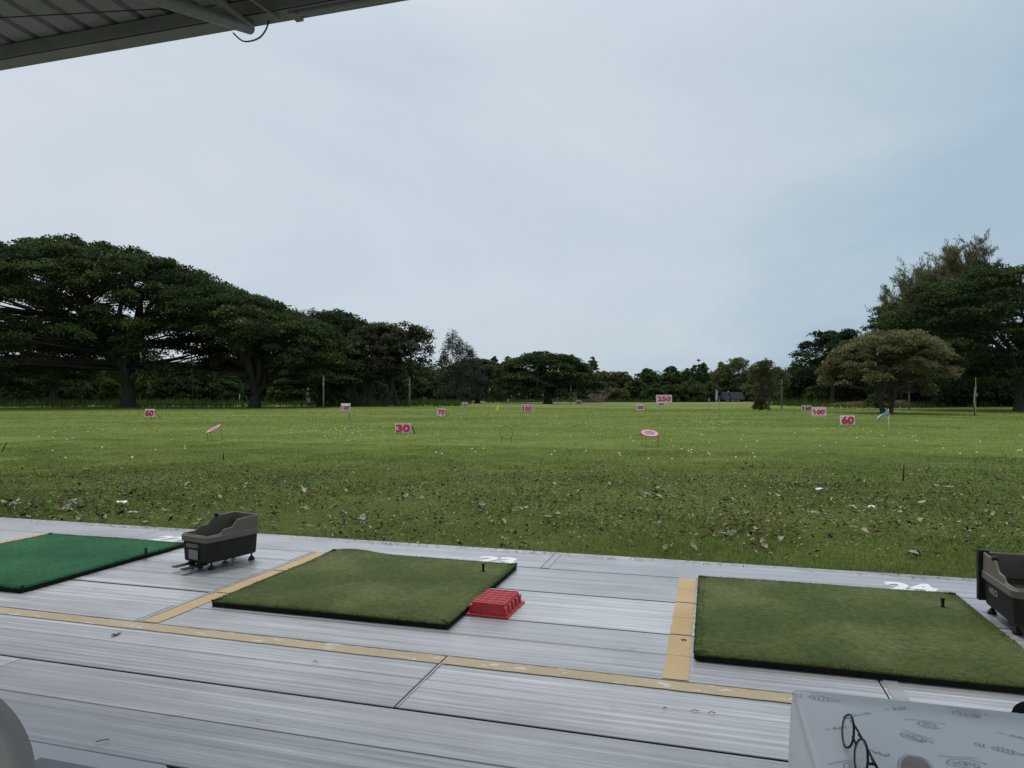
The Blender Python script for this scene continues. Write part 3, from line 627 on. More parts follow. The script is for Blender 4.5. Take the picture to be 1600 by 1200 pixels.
p_ = pole(1523.5, 648, 606, 3.2, M['wood'], 'stout wooden pole at the right with a thin twisted pale branch tied to it')
k_ = dist(648)/F
MB().tube([(-2*k_, -.2, -.1), (-1.9*k_, -.2, 14*k_), (-5*k_, -.22, 22*k_), (-4*k_, -.22, 32*k_), (-1.5*k_, -.2, 42*k_), (-1.8*k_, -.2, 58*k_), (-2.0*k_, -.2, 60*k_)], [.04, .04, .035, .03, .03, .02, .012], 6).build('branch', mat('peeled_branch', (.36, .33, .25), .8), p_)
pole(126, 632.5, 600, 3.0, M['darkpole'], 'dark trunk-like post left of the widest tree trunk', fitting=False)

# ---------------------------------------------------------------- distance signs
M['board'] = mat('sign_board', (.88, .78, .77), .6, .3, noise=(3, (.78, .68, .68), .3))
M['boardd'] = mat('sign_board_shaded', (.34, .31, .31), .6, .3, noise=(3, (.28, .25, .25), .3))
M['red'] = mat('sign_red', (.52, .012, .060), .55, .3, noise=(5, (.58, .03, .10), .3))
M['redd'] = mat('sign_dark_red', (.34, .012, .05), .55, .3)
M['pink'] = mat('sign_border', (.70, .32, .36), .6, .3)
M['black'] = mat('black_metal', (.015, .015, .015), .6, .3)
M['dstem'] = mat('sign_dark_frame', (.10, .10, .11), .6, .3)
def sign(x0, y0, x1, y1, ybase, text, label, border=None, ink='red', board='board', strut=0, tw=.82, th=.66, yaw=0, dstep=0, drop=0, legm='dstem'):
    d = dist(ybase); cx = (x0+x1)/2; b = G(cx, ybase); gz = lawn_height(b.x, d); k = d/F
    root = empty('distance_sign', (b.x, d, gz), R(yaw), label, 'sign', 'distance signs on the driving range')
    w, h = (x1-x0)*k, (y1-y0)*k; zb = HC-(y1-CY)*k-gz; tk = .03
    tilt = Matrix.Rotation(R(-6), 4, 'X')
    def put(o, z=zb): o.location = (0, 0, z); o.rotation_euler = (R(-6), 0, 0); return o
    put(MB().box(-w/2, w/2, 0, tk, 0, h).build('board', M[board], root))
    if border:
        t = h*.055; e = .012; i = h*.06; bm = MB()
        for (a0, a1, c0, c1) in ((-w/2+i, w/2-i, i, i+t), (-w/2+i, w/2-i, h-i-t, h-i), (-w/2+i, -w/2+i+t, i+t, h-i-t), (w/2-i-t, w/2-i, i+t, h-i-t)): bm.box(a0, a1, -e, -.001, c0, c1)
        put(bm.build('border', M[border], root))
    me = fit_text(text, w*tw, h*th, .012, .035)
    n = link('number', me, M[ink], root); n.location = (0, -.014, zb+h/2-h*drop); n.rotation_euler = (R(90-6), 0, 0)
    for s in (-1, 1):
        MB().box(s*w*.42-.02, s*w*.42+.02, .032, .062, -.05, zb+h*.8).build('leg', M[legm], root)
        if strut: MB().tube([(s*w*.46, .07, zb+h*.9), (s*w*.46+strut*k, .07+h*.6, -.03)], .018, 6).build('strut', M['black'], root)
    return root
sign(617.5, 661.8, 642.3, 676, 678, '30', 'large 30 sign with a black side strut, nearest of all the number signs', strut=6, tw=.86, th=.8, border='pink')
sign(226, 639, 241, 651.5, 654, '60', '60 sign with a slanting black strut, in front of the widest rain tree', strut=6, tw=.86, th=.82, legm='red')
sign(532.3, 630.2, 547.3, 642, 643, '100', '100 sign left of centre beside the green flag', tw=.82, th=.5, drop=.08, ink='redd')
sign(683, 638.5, 695.8, 649.5, 651.5, '70', '70 sign standing right of the 30 sign', strut=2, tw=.86, th=.78, legm='red')
sign(721, 628.5, 731, 636.5, 637, '150', '150 sign with a grey border, furthest left of the 150 signs', border='dstem', tw=.72, th=.55, ink='redd')
sign(815, 632, 832, 645, 645.6, '100', '100 sign with a dark inner line, in front of the centre rain tree', border='dstem', tw=.76, th=.62)
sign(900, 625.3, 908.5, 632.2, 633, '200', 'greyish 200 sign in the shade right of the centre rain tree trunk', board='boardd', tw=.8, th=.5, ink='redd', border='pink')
sign(993.6, 631.8, 1006.3, 641, 642, '150', 'plain white 150 sign left of the 250 sign', tw=.84, th=.66, ink='redd')
sign(1025.3, 617, 1050, 628.9, 629.6, '250', 'wide pink-edged 250 sign standing above the others', border='pink', tw=.82, th=.62)
sign(1028, 628.5, 1038, 634.8, 635.8, '200', 'small 200 sign right below the 250 sign', tw=.84, th=.58, ink='redd')
sign(1253.2, 633, 1268.3, 643.4, 644, '150', '150 sign partly behind the 100 sign at the right', border='dstem', tw=.8, th=.56, ink='redd')
sign(1269, 636.4, 1291.3, 650.6, 652, '100', '100 sign in a white frame at the right next to the 150 sign', border='pink', tw=.74, th=.55)
sign(1313.3, 649, 1336, 663.6, 664.5, '60', '60 sign at the right, red numerals filling a plain white board', tw=.84, th=.84)

# ---------------------------------------------------------------- flags, targets, hoop, stakes
def flag(px, ybase, ytop, cloth, col, label, polecol=(.5, .5, .45), r=.012, pw=.25):
    """cloth: outline in pixels relative to the pole top (dx, dy)"""
    d = dist(ybase); b = G(px, ybase); gz = lawn_height(b.x, d); k = d/F; h = (ybase-ytop)*k
    root = empty('flag', (b.x, d, gz), 0, label, 'flag', 'flags on the driving range')
    MB().tube([(0, 0, -.05), (0, 0, h)], max(r, pw*k), 6).build('pole', mat('flag_pole', polecol, .6), root)
    pts = [(x*k, h-y*k) for x, y in cloth]; n = len(pts); V = []; 
    for s in (-.006, .006):
        for i, (x, z) in enumerate(pts): V.append((x, s+.10*math.sin(x*9+z*7)*min(1, abs(x)*4), z))
    Fs = [tuple(range(n)), tuple(range(2*n-1, n-1, -1))]+[(i, i+n, (i+1) % n+n, (i+1) % n) for i in range(n)]
    MB().add(V, Fs).build('cloth', mat('flag_cloth', col, .8, .1, noise=(3, tuple(c*.6 for c in col), .25)), root)
flag(546.5, 664, 640, [(0, 0), (.8, 4), (.8, 12), (0, 21), (-1.6, 19), (-2.4, 14), (-2.0, 9), (-1.0, 4)], (.10, .42, .32), 'drooping green flag beside the left 100 sign', (.3, .4, .3))
flag(374, 641, 616, [(0, 0), (1.4, 1), (1.2, 6), (.2, 9), (-1.0, 9), (-.6, 4)], (.35, .38, .5), 'small blue and white flag left of the many-limbed rain tree trunk', (.12, .12, .12))
flag(662.3, 635, 622, [(-.8, 0), (.9, .5), (.9, 7), (0, 8), (-1.0, 6)], (.45, .10, .07), 'small orange flag right of the pale pole and left of the 70 sign', (.2, .15, .1))
flag(778.5, 643.5, 631.5, [(.4, 0), (1.1, 3), (1.1, 11), (-1.8, 11.5), (-4, 10.5), (-1.8, 5)], (.85, .88, .10), 'bright yellow flag left of the centre 100 sign', (.5, .55, .1))
flag(793.5, 632.5, 624.8, [(0, 0), (1.5, .5), (1.0, 2.4), (0, 3.5)], (.55, .5, .28), 'small pale yellow flag under the left edge of the centre rain tree', (.5, .45, .25))
flag(1119, 646.5, 610.5, [(3, 0), (2.4, 5), (2.6, 12), (1, 18), (-1.5, 16), (-1.2, 11), (-.2, 6)], (.40, .33, .45), 'pale purple flag on the tallest white pole before the hut', (.6, .6, .6))
flag(1123.5, 640, 620, [(0, 0), (1, 5), (1, 12), (-.8, 12), (-.6, 5)], (.6, .42, .44), 'pinkish flag on a dark pole just right of the pale purple flag', (.12, .12, .12))
flag(1108, 637.5, 620.5, [(0, 0), (.8, 1.2), (.3, 4), (-.8, 7), (-.9, 3)], (.5, .5, .52), 'small white flag left of the pale purple flag', (.2, .2, .15))
flag(1388.3, 677, 639.5, [(.6, 1.5), (1.0, 8), (0, 13), (-1.8, 8), (-7, 11), (-14, 17), (-19, 15.5), (-14, 11), (-7, 5.5), (-2, 2)], (.28, .50, .55), 'light blue flag streaming left from a pale yellow pole at the right', (.75, .75, .45), pw=.55)

def target(px, py, w, h, ybase, label, tiltx, tilty, legs):
    d = dist(ybase); b = G(px, ybase); k = d/F; rad = w*k/2; zc = HC-(py-CY)*k-LZ
    root = empty('round_target', (b.x, d, LZ), 0, label, 'target', 'round chipping targets')
    rot = Matrix.Rotation(R(tilty), 3, 'Y') @ Matrix.Rotation(R(tiltx), 3, 'X'); c = Vector((0, 0, zc)); n = 36
    def ring(r0, r1, m, name, off):
        V = []; 
        for rr in (r0, r1):
            for z in (off-.004, off+.004):
                V += [c+rot @ Vector((rr*math.cos(2*math.pi*i/n), rr*math.sin(2*math.pi*i/n), z)) for i in range(n)]
        Fs = []
        for i in range(n):
            j = (i+1) % n; A, B, C_, D_ = 0, n, 2*n, 3*n
            Fs += [(B+i, B+j, D_+j, D_+i), (A+j, A+i, C_+i, C_+j), (C_+i, D_+i, D_+j, C_+j), (A+j, B+j, B+i, A+i)]
        MB().add(V, Fs).build(name, m, root)
    net = mat('target_net', (.16, .175, .20), .8, .2, noise=(30, (.26, .28, .30), .15)); pk = mat('target_pink_cloth', (.62, .22, .26), .7, .2, noise=(6, (.70, .36, .38), .25))
    ring(.001, rad*.62, net, 'net', 0); ring(rad*.61, rad*.99, pk, 'cloth_ring', .006)
    MB().tube([c+rot @ Vector((rad*math.cos(2*math.pi*i/n), rad*math.sin(2*math.pi*i/n), 0)) for i in range(n)], .012, 6, closed=True).build('hoop', M['redd'], root)
    for ang, dx, dy in legs:
        p = c+rot @ Vector((rad*.97*math.cos(R(ang)), rad*.97*math.sin(R(ang)), 0)); MB().tube([p, (p.x+dx, p.y+dy, -.04)], .0055, 6).build('leg', M['black'], root)
target(334, 670, 23.5, 7, 688, 'pink round target tilted to the left on thin legs, left of the 30 sign', 19, -25, ((190, .02, 0), (250, .12, -.05), (10, .08, 0)))
target(1015, 677, 27, 12, 697.5, 'pink-rimmed round target with a grey net centre, right of the centre', 20, 3, ((195, 0, 0), (235, 0, 0), (-20, 0, 0)))
def hoop():
    d = dist(691); b = G(791, 691); k = d/F; root = empty('wire_hoop', (b.x, d, LZ), R(20), 'thin bare wire hoop on two legs, between the two round targets', 'hoop')
    c = Vector((0, 0, 15*k)); rr = 10.5*k; n = 40
    MB().tube([c+Vector((rr*math.cos(2*math.pi*i/n), .10*math.sin(2*math.pi*i/n), rr*.95*math.sin(2*math.pi*i/n))) for i in range(n)], .006, 5, closed=True).build('ring', M['black'], root)
    for s in (-.75, .8): MB().tube([(s*rr, 0, 15*k-rr*.6), (s*rr, 0, -.04)], .006, 5).build('leg', M['black'], root)
hoop()
for px, y0, y1, dx, lab in ((1, 706, 691, 10, 'dark stake leaning right at the left edge of the lawn'), (348, 719, 708.5, 1.5, 'short dark stake in the lawn below the tilted pink target'), (1410.5, 752, 726, 2, 'thin dark upright stick in the lawn below the light blue flag')):
    b = G(px, y0); k = b.y/F
    mb = MB(); mb.tube([(0, 0, -.05), (dx*k*.5+.005, 0, (y0-y1)*k*.5), (dx*k, 0, (y0-y1)*k)], [.012, .011, .009], 7)
    tag(mb.build('stake', mat('stake_wood', (.03, .025, .02), .9, .1), None, b), lab, 'stake', 'stakes in the lawn')

# ---------------------------------------------------------------- golf balls
def balls():
    mb = MB(); n, mN = 10, 6; V = [(0, 0, -1)]+[(math.cos(math.pi*(j/mN-.5))*math.cos(2*math.pi*i/n), math.cos(math.pi*(j/mN-.5))*math.sin(2*math.pi*i/n), math.sin(math.pi*(j/mN-.5))) for j in range(1, mN) for i in range(n)]+[(0, 0, 1)]
    rr = .0205; V = [(x*rr, y*rr, z*rr) for x, y, z in V]; Fs = [(0, 1+(i+1) % n, 1+i) for i in range(n)]
    for j in range(mN-2): Fs += [(1+j*n+i, 1+j*n+(i+1) % n, 1+(j+1)*n+(i+1) % n, 1+(j+1)*n+i) for i in range(n)]
    t = len(V)-1; Fs += [(t, 1+(mN-2)*n+i, 1+(mN-2)*n+(i+1) % n) for i in range(n)]
    mb.add(V, Fs, True); me = mb.mesh('golf_ball'); me.materials.append(mat('golf_ball_white', (.70, .72, .62), .4, .5))
    zones = [(270, 420, 645, 656, 42, 'in the scatter above the tilted pink target'), (455, 600, 660, 690, 44, 'in the scatter below the green flag'), (1060, 1170, 649, 668, 46, 'in the scatter below the pale purple flag'),
             (712, 775, 646, 662, 16, 'in the scatter below the bright yellow flag'), (612, 665, 639, 646, 10, 'in the scatter left of the 70 sign'), (1225, 1500, 668, 702, 24, 'right of the pink-rimmed round target below the signs'),
             (960, 1190, 680, 722, 26, 'round the legs of the pink-rimmed target'), (20, 300, 660, 720, 22, 'on the left of the lawn below the left 60 sign'), (620, 950, 660, 712, 26, 'on the lawn round the wire hoop'), (1500, 1600, 680, 720, 6, 'on the far right of the lawn')]
    proto = None
    for x0, x1, y0, y1, n, where in zones:
        for _ in range(n):
            px = random.uniform(x0, x1); py = random.uniform(y0, y1)
            if n > 30: px = min(x1, max(x0, random.gauss((x0+x1)/2, (x1-x0)/4))); py = min(y1, max(y0, random.gauss((y0+y1)/2, (y1-y0)/4)))
            p = G(px, py); z = lawn_height(p.x, p.y)+.022
            if proto is None: proto = o = link('golf_ball', me)
            else: o = proto.copy(); COL.objects.link(o)
            o.location = (p.x, p.y, z)
            tag(o, 'white golf ball '+where, 'golf ball', 'golf balls '+where)
balls()

# ---------------------------------------------------------------- fallen leaves
def leaf_mesh(seed, L=.1, W=.045):
    r = random.Random(seed); n = 9; V = []; Fs = []; curl = r.uniform(-.5, .9); fold = r.uniform(.1, .7); tw = r.uniform(-.6, .6)
    for i in range(n):
        t = i/(n-1); w = W*math.sin(math.pi*min(1, t*1.02))**.75*(1-.25*t)+.0015; x = (t-.5)*L; zc = curl*L*(t-.5)**2*2+.006
        for s in (-1, -.5, 0, .5, 1):
            q = tw*(t-.5)*s; V.append((x+r.uniform(-.004, .004), s*w*r.uniform(.6, 1.25), zc+abs(s)*w*fold+q*w+r.uniform(-.006, .006)))
    for i in range(n-1):
        for j in range(4): Fs.append((i*5+j, (i+1)*5+j, (i+1)*5+j+1, i*5+j+1))
    me = bpy.data.meshes.new('dry_leaf'); me.from_pydata(V, [], Fs); me.polygons.foreach_set('use_smooth', [True]*len(Fs)); return me
LC = [('pale tan', (.40, .34, .23)), ('pale grey-buff', (.42, .40, .32)), ('brown', (.12, .075, .045)), ('dark brown', (.035, .025, .018)), ('reddish brown', (.15, .07, .05)), ('straw yellow', (.36, .32, .15))]
def fallen():
    var = []
    for i, (nm, c) in enumerate(LC):
        mm = mat('dry_leaf_'+nm.replace(' ', '_').replace('-', '_'), c, .7, .25, noise=(30, tuple(v*.6 for v in c), .3))
        for s in range(3):
            me = leaf_mesh(i*10+s, L=random.uniform(.06, .115), W=random.uniform(.018, .034)); me.materials.append(mm); var.append((nm, me))
    wts = [5, 6, 3, 5, 2, 4]; pool = [v for i, v in enumerate(var) for _ in range(wts[i//3])]
    protos = {}; cnt = 0
    heaps = [(475, 768), (385, 763), (560, 818), (740, 800), (20, 790), (40, 812), (110, 792), (130, 818), (1455, 735), (1180, 730), (1520, 825), (1130, 840), (1190, 858), (645, 780), (1440, 870), (210, 775), (300, 760), (850, 775)]
    pos = []
    for hx, hy in heaps:
        for _ in range(5): pos.append((random.gauss(hx, 11), random.gauss(hy, 3.5)))
    while len(pos) < 296:
        px = random.uniform(-60, 1660); py = random.triangular(722, 880, 765); pos.append((px, py))
    for px, py in pos:
        p = G(px, py); b = p.x*SA+p.y*CA
        if b < 5.42: p = D(p.x*CA-p.y*SA, 5.45+random.random()*.5, LZ)
        nm, me = random.choice(pool)
        if me.name not in protos: o = protos[me.name] = link('dry_leaf', me)
        else: o = protos[me.name].copy(); COL.objects.link(o)
        o.location = (p.x, p.y, LZ+random.uniform(.026, .04)); o.rotation_euler = (random.gauss(0, .3), random.gauss(0, .3), random.uniform(0, 6.3)); s = random.uniform(.7, 1.25); o.scale = (s, s, s)
        tag(o, nm+' dry fallen leaf lying in the grass in front of the deck', 'leaf', nm+' fallen leaves on the lawn')
    # crumbs, clippings and smaller leaves past counting
    for key, cnt, cols, szs in (('pale', 11000, (.36, .34, .22), (.016, .055)), ('dark', 9000, (.022, .018, .014), (.02, .075)), ('brown', 4000, (.17, .11, .07), (.02, .065))):
        r = np.random.default_rng(len(key)+cnt); py = r.triangular(708, 745, 880, cnt); px = r.uniform(-80, 1680, cnt)
        d = F*(HC-LZ)/(py-CY); X = (px-CX)*d/F; Y = d; b = X*SA+Y*CA; den = vnoise(X, Y, .9)*.6+vnoise(X, Y, .3)*.6
        k = (b > 5.4) & (r.random(cnt) < den*1.1); X, Y = X[k], Y[k]; n = len(X)
        C = np.stack([X, Y, np.full(n, LZ)+r.uniform(.024, .046, n)], 1)
        nr = r.normal(0, .35, (n, 3)); nr[:, 2] += 1; nr /= np.linalg.norm(nr, axis=1)[:, None]; a = r.normal(0, 1, (n, 3)); u = np.cross(nr, a); u /= np.linalg.norm(u, axis=1)[:, None]; v = np.cross(nr, u)
        s = r.uniform(szs[0], szs[1], n)[:, None]; wd = r.uniform(.15, .5, n)[:, None]
        V = np.stack([C-u*s*.5, C-v*s*wd*.5+nr*s*.1, C+u*s*.5, C+v*s*wd*.5+nr*s*.12], 1).reshape(-1, 3)
        me = np_mesh('leaf_litter', V, np.arange(4*n).reshape(-1, 4))
        tag(link('leaf_litter', me, mat('litter_'+key, cols, .8, .1, noise=(8, tuple(c*.5 for c in cols), .3))), key+' leaf crumbs and clippings strewn over the near lawn', 'leaf litter', kind='stuff')
fallen()
def scrap(px, py, w, lab):
    p = G(px, py); mb = MB(); n = 6; V = []; r = random.Random(px)
    for i in range(n):
        for j in range(4): V.append(((i/(n-1)-.5)*w, (j/3-.5)*w*.45*(1-.3*abs(i/(n-1)-.5)), .012+r.uniform(0, .03)))
    Fs = [(i*4+j, (i+1)*4+j, (i+1)*4+j+1, i*4+j+1) for i in range(n-1) for j in range(3)]
    o = mb.add(V, Fs).build('paper_scrap', mat('paper_white', (.75, .75, .74), .7), None, (p.x, p.y, LZ+.02)); tag(o, lab, 'scrap', 'white scraps on the lawn')
    sm = o.modifiers.new('solid', 'SOLIDIFY'); sm.thickness = .0015
scrap(191, 790, .12, 'crumpled white scrap in the grass at the left, above the bright green mat')
scrap(1283, 769, .15, 'ragged white scrap in the grass to the right, the higher of two')
scrap(1360, 798, .09, 'small white scrap in the grass to the right, the lower of two')

# ---------------------------------------------------------------- the deck
def deck_material():
    m = bpy.data.materials.new('deck_sheet'); m.use_nodes = True
    nt = m.node_tree; b = nt.nodes['Principled BSDF']; N = nt.nodes.new; L = nt.links.new
    tc = N('ShaderNodeTexCoord')
    def noise(scale, st, det=5, rough=.6):
        mp = N('ShaderNodeMapping'); mp.inputs['Scale'].default_value = st; L(tc.outputs['Object'], mp.inputs[0])
        n = N('ShaderNodeTexNoise'); n.inputs['Scale'].default_value = scale; n.inputs['Detail'].default_value = det; n.inputs['Roughness'].default_value = rough; L(mp.outputs[0], n.inputs[0]); return n.outputs[0]
    def ramp(f, st):
        r = N('ShaderNodeValToRGB'); e = r.color_ramp.elements
        e[0].position, e[0].color = st[0][0], (*st[0][1], 1); e[1].position, e[1].color = st[-1][0], (*st[-1][1], 1)
        for p, c in st[1:-1]: k = e.new(p); k.color = (*c, 1)
        L(f, r.inputs[0]); return r.outputs[0]
    def mix(f, a, c, mode='MIX'):
        x = N('ShaderNodeMix'); x.data_type = 'RGBA'; x.blend_type = mode
        for i, v in ((0, f), (6, a), (7, c)):
            if isinstance(v, (int, float)): x.inputs[i].default_value = v
            elif isinstance(v, tuple): x.inputs[i].default_value = (*v, 1)
            else: L(v, x.inputs[i])
        return x.outputs[2]
    streak = noise(1, (.35, 38, 1), 5, .62); streak2 = noise(1, (1.6, 110, 1), 4, .6); blot = noise(1.1, (1, 1.6, 1), 5, .6); spots = noise(9, (.7, 1, 1), 6, .65)
    at = N('ShaderNodeAttribute'); at.attribute_name = 'tone'
    c = ramp(streak, [(.28, (.34, .343, .355)), (.5, (.475, .478, .49)), (.75, (.67, .67, .68))])
    c = mix(1.0, c, ramp(streak2, [(.3, (.80, .80, .80)), (.7, (1.18, 1.18, 1.18))]), 'MULTIPLY')
    c = mix(1.0, c, ramp(blot, [(.3, (.84, .84, .845)), (.7, (1.14, 1.14, 1.13))]), 'MULTIPLY')
    c = mix(1.0, c, ramp(at.outputs['Fac'], [(0, (.80, .80, .82)), (1, (1.18, 1.18, 1.17))]), 'MULTIPLY')
    sr = N('ShaderNodeMapRange'); sr.inputs[1].default_value = .64; sr.inputs[2].default_value = .72; sr.inputs[4].default_value = .5; L(spots, sr.inputs[0])
    c = mix(sr.outputs[0], c, (.17, .175, .19))
    L(c, b.inputs['Base Color'])
    rr = N('ShaderNodeMapRange'); rr.inputs[1].default_value = .3; rr.inputs[2].default_value = .75; rr.inputs[3].default_value = .28; rr.inputs[4].default_value = .42; L(streak, rr.inputs[0]); L(rr.outputs[0], b.inputs['Roughness'])
    b.inputs['Specular IOR Level'].default_value = .5; b.inputs['Metallic'].default_value = .38
    wv = N('ShaderNodeTexWave'); wv.wave_type = 'BANDS'; wv.bands_direction = 'Y'; wv.inputs['Scale'].default_value = 8.7; wv.inputs['Distortion'].default_value = .15; wv.inputs['Detail'].default_value = 1; L(tc.outputs['Object'], wv.inputs[0])
    wm = N('ShaderNodeMath'); wm.operation = 'MULTIPLY'; L(wv.outputs['Fac'], wm.inputs[0]); wm.inputs[1].default_value = .55
    a0 = N('ShaderNodeMath'); a0.operation = 'ADD'; L(streak, a0.inputs[0]); L(streak2, a0.inputs[1])
    ad = N('ShaderNodeMath'); ad.operation = 'ADD'; L(a0.outputs[0], ad.inputs[0]); L(wm.outputs[0], ad.inputs[1])
    bp = N('ShaderNodeBump'); bp.inputs['Strength'].default_value = .3; bp.inputs['Distance'].default_value = .003; L(ad.outputs[0], bp.inputs['Height']); L(bp.outputs[0], b.inputs['Normal'])
    return m
M['deck'] = deck_material()
SEAMS = [-2.805, -2.218, -1.631, -1.044, -.457, .13, .717, 1.304, 1.89, 2.488, 3.06, 3.652, 4.235, 4.825, 5.36]
BUTTS = {9: [-7.1, -3.10, .9, 4.9], 10: [-5.2, -1.20, 2.8, 6.8], 11: [-7.2, -3.035, .70, 4.7], 12: [-7.2, -3.035, 1.9, 5.9], 13: [-7.0, -3.035, 1.9, 6.0], 14: [-9, -4.9, -1.17, 2.9, 7]}
def deck():
    V = []; Fs = []; tone = []; mi = []
    r = random.Random(4)
    def plate(a0, a1, b0, b1, t):
        o = len(V); z = r.uniform(-.0012, .0012); e = .0025
        for (A0, A1, B0, B1, zz) in ((a0, a1, b0, b1, -.04), (a0, a1, b0, b1, z-e), (a0+e, a1-e, b0+e, b1-e, z)):
            V.extend([(A0, B0, zz), (A1, B0, zz), (A1, B1, zz), (A0, B1, zz)]); tone.extend([t]*4)
        for q in (0, 4):
            Fs.extend([(o+q+i, o+q+(i+1) % 4, o+q+4+(i+1) % 4, o+q+4+i) for i in range(4)]); mi.extend([1 if q == 0 else 0]*4)
        Fs.append((o+8, o+9, o+10, o+11)); mi.append(0)
    for i in range(1, len(SEAMS)):
        b0, b1 = SEAMS[i-1]+.0065, SEAMS[i]-.0065; mid = (b0+b1)/2+.004
        cuts = [-16]+BUTTS.get(i, [-8+(i % 2)*2, -4+(i % 2)*2, (i % 2)*2, 4+(i % 2)*2, 8])+[14]
        for a0, a1 in zip(cuts[:-1], cuts[1:]):
            t = r.random()
            if i == 14: plate(a0+.003, a1-.003, b0, b1, t*.4+.05); continue
            plate(a0+.003, a1-.003, b0, mid-.0012, t); plate(a0+.003, a1-.003, mid+.0012, b1, min(1, max(0, t+r.uniform(-.25, .25))))
    me = bpy.data.meshes.new('deck'); me.from_pydata(V, [], Fs)
    at = me.attributes.new('tone', 'FLOAT', 'POINT'); at.data.foreach_set('value', tone)
    tag(link('deck_floor', me, [M['deck'], mat('deck_board_side', (.05, .05, .052), .9, .1)], None, (0, 0, 0), DECKROT), kind='structure'); me.polygons.foreach_set('material_index', mi)
    b = MB(); b.box(-16, 14, -2.9, 5.33, -.30, -.028)
    tag(b.build('deck_base', mat('deck_gap_dark', (.012, .012, .012), .95, .05), None, (0, 0, 0), DECKROT), kind='structure')
    # joint strips
    st = mat('joint_strip_metal', (.46, .46, .48), .35, .6, .3, noise=(14, (.30, .30, .31), .2))
    for k, (a, b0, b1, w) in enumerate(((.745, 3.07, 3.645, .06), (-1.14, 4.83, 5.33, .05), (-3.005, 3.07, 4.82, .022), (-1.188, 2.496, 2.955, .010), (-4.87, 4.83, 5.33, .04))):
        tag(MB().box(a-w/2, a+w/2, b0, b1, .0005, .0035).build('joint_strip', st, None, (0, 0, 0), DECKROT, .0012), kind='structure')
deck()
def paint_mat(name, c, c2, wear=.66):
    m = bpy.data.materials.new(name); m.use_nodes = True; nt = m.node_tree; b = nt.nodes['Principled BSDF']; N = nt.nodes.new; L = nt.links.new
    tc = N('ShaderNodeTexCoord'); n = N('ShaderNodeTexNoise'); n.inputs['Scale'].default_value = 2.2; n.inputs['Detail'].default_value = 5; L(tc.outputs['Object'], n.inputs[0])
    r = N('ShaderNodeValToRGB'); r.color_ramp.elements[0].position = .3; r.color_ramp.elements[1].position = .7; r.color_ramp.elements[0].color = (*c, 1); r.color_ramp.elements[1].color = (*c2, 1)
    L(n.outputs[0], r.inputs[0])
    mp = N('ShaderNodeMapping'); mp.inputs['Scale'].default_value = (1, 2.5, 1); L(tc.outputs['Object'], mp.inputs[0])
    n2 = N('ShaderNodeTexNoise'); n2.inputs['Scale'].default_value = 7; n2.inputs['Detail'].default_value = 9; n2.inputs['Roughness'].default_value = .7; L(mp.outputs[0], n2.inputs[0])
    mr = N('ShaderNodeMapRange'); mr.inputs[1].default_value = wear; mr.inputs[2].default_value = wear+.03; mr.inputs[3].default_value = 1; mr.inputs[4].default_value = 0; L(n2.outputs[0], mr.inputs[0])
    n3 = N('ShaderNodeTexNoise'); n3.inputs['Scale'].default_value = 90; n3.inputs['Detail'].default_value = 3; L(tc.outputs['Object'], n3.inputs[0])
    mx = N('ShaderNodeMix'); mx.data_type = 'RGBA'; mx.blend_type = 'MULTIPLY'; mx.inputs[0].default_value = .35; L(r.outputs[0], mx.inputs[6]); L(n3.outputs[0], mx.inputs[7])
    wx = N('ShaderNodeMix'); wx.data_type = 'RGBA'; L(mr.outputs[0], wx.inputs[0]); wx.inputs[6].default_value = (.56, .57, .575, 1); L(mx.outputs[2], wx.inputs[7])
    L(wx.outputs[2], b.inputs['Base Color']); b.inputs['Roughness'].default_value = .55; b.inputs['Specular IOR Level'].default_value = .3
    return m
def sheet(name, a0, a1, b0, b1, z, m):
    z = .003; n = max(2, int(max(a1-a0, b1-b0)/.05)); V = []; r = random.Random(int(a0*97+b0*31))
    along = (a1-a0) > (b1-b0)
    for i in range(n+1):
        t = i/n; j0, j1 = r.uniform(-.0025, .0025), r.uniform(-.0025, .0025)
        if along: V += [(a0+(a1-a0)*t, b0+j0, z), (a0+(a1-a0)*t, b1+j1, z)]
        else: V += [(a0+j0, b0+(b1-b0)*t, z), (a1+j1, b0+(b1-b0)*t, z)]
    Fs = [(2*i, 2*i+2, 2*i+3, 2*i+1) if along else (2*i+1, 2*i+3, 2*i+2, 2*i) for i in range(n)]
    return tag(MB().add(V, Fs).build(name, m, None, (0, 0, 0), DECKROT), kind='structure')
M['ochre'] = paint_mat('ochre_paint', (.56, .38, .17), (.64, .47, .25), .645)
M['ochre2'] = paint_mat('faded_ochre_paint', (.47, .37, .22), (.58, .47, .30), .58)
sheet('painted_line', -12, -1.1965, 2.958, 3.05, .0045, M['ochre2']); sheet('painted_line', -1.189, 9, 2.958, 3.05, .0045, M['ochre2'])
for a0 in (-8.62, -5.79, -2.985, -.20, 2.62, 5.4):
    for b0, b1 in ((3.07, 3.3555), (3.3585, 3.644), (3.662, 3.9425), (3.9455, 4.226), (4.246, 4.5285), (4.5315, 4.815)):
        sheet('painted_line', a0, a0+.11, b0, b1, .0045, M['ochre'])
M['whitep'] = paint_mat('white_paint', (.92, .92, .92), (.84, .85, .85), .80)
def deck_number(txt, a, b, w, h, wear=None):
    o = link('painted_number', fit_text(txt, w, h, 0.0, .055), M['whitep'], None, D(a, b, .003), DECKROT); tag(o, kind='structure')
deck_number('24', 1.245, 4.99, .29, .22)
deck_number('23', -1.545, 4.96, .30, .22)
deck_number('22', -4.50, 4.93, .29, .22)
sheet('painted_number', -3.20, -3.03, 4.885, 4.925, .0045, paint_mat('worn_white_paint', (.6, .61, .62), (.5, .51, .52), .5))

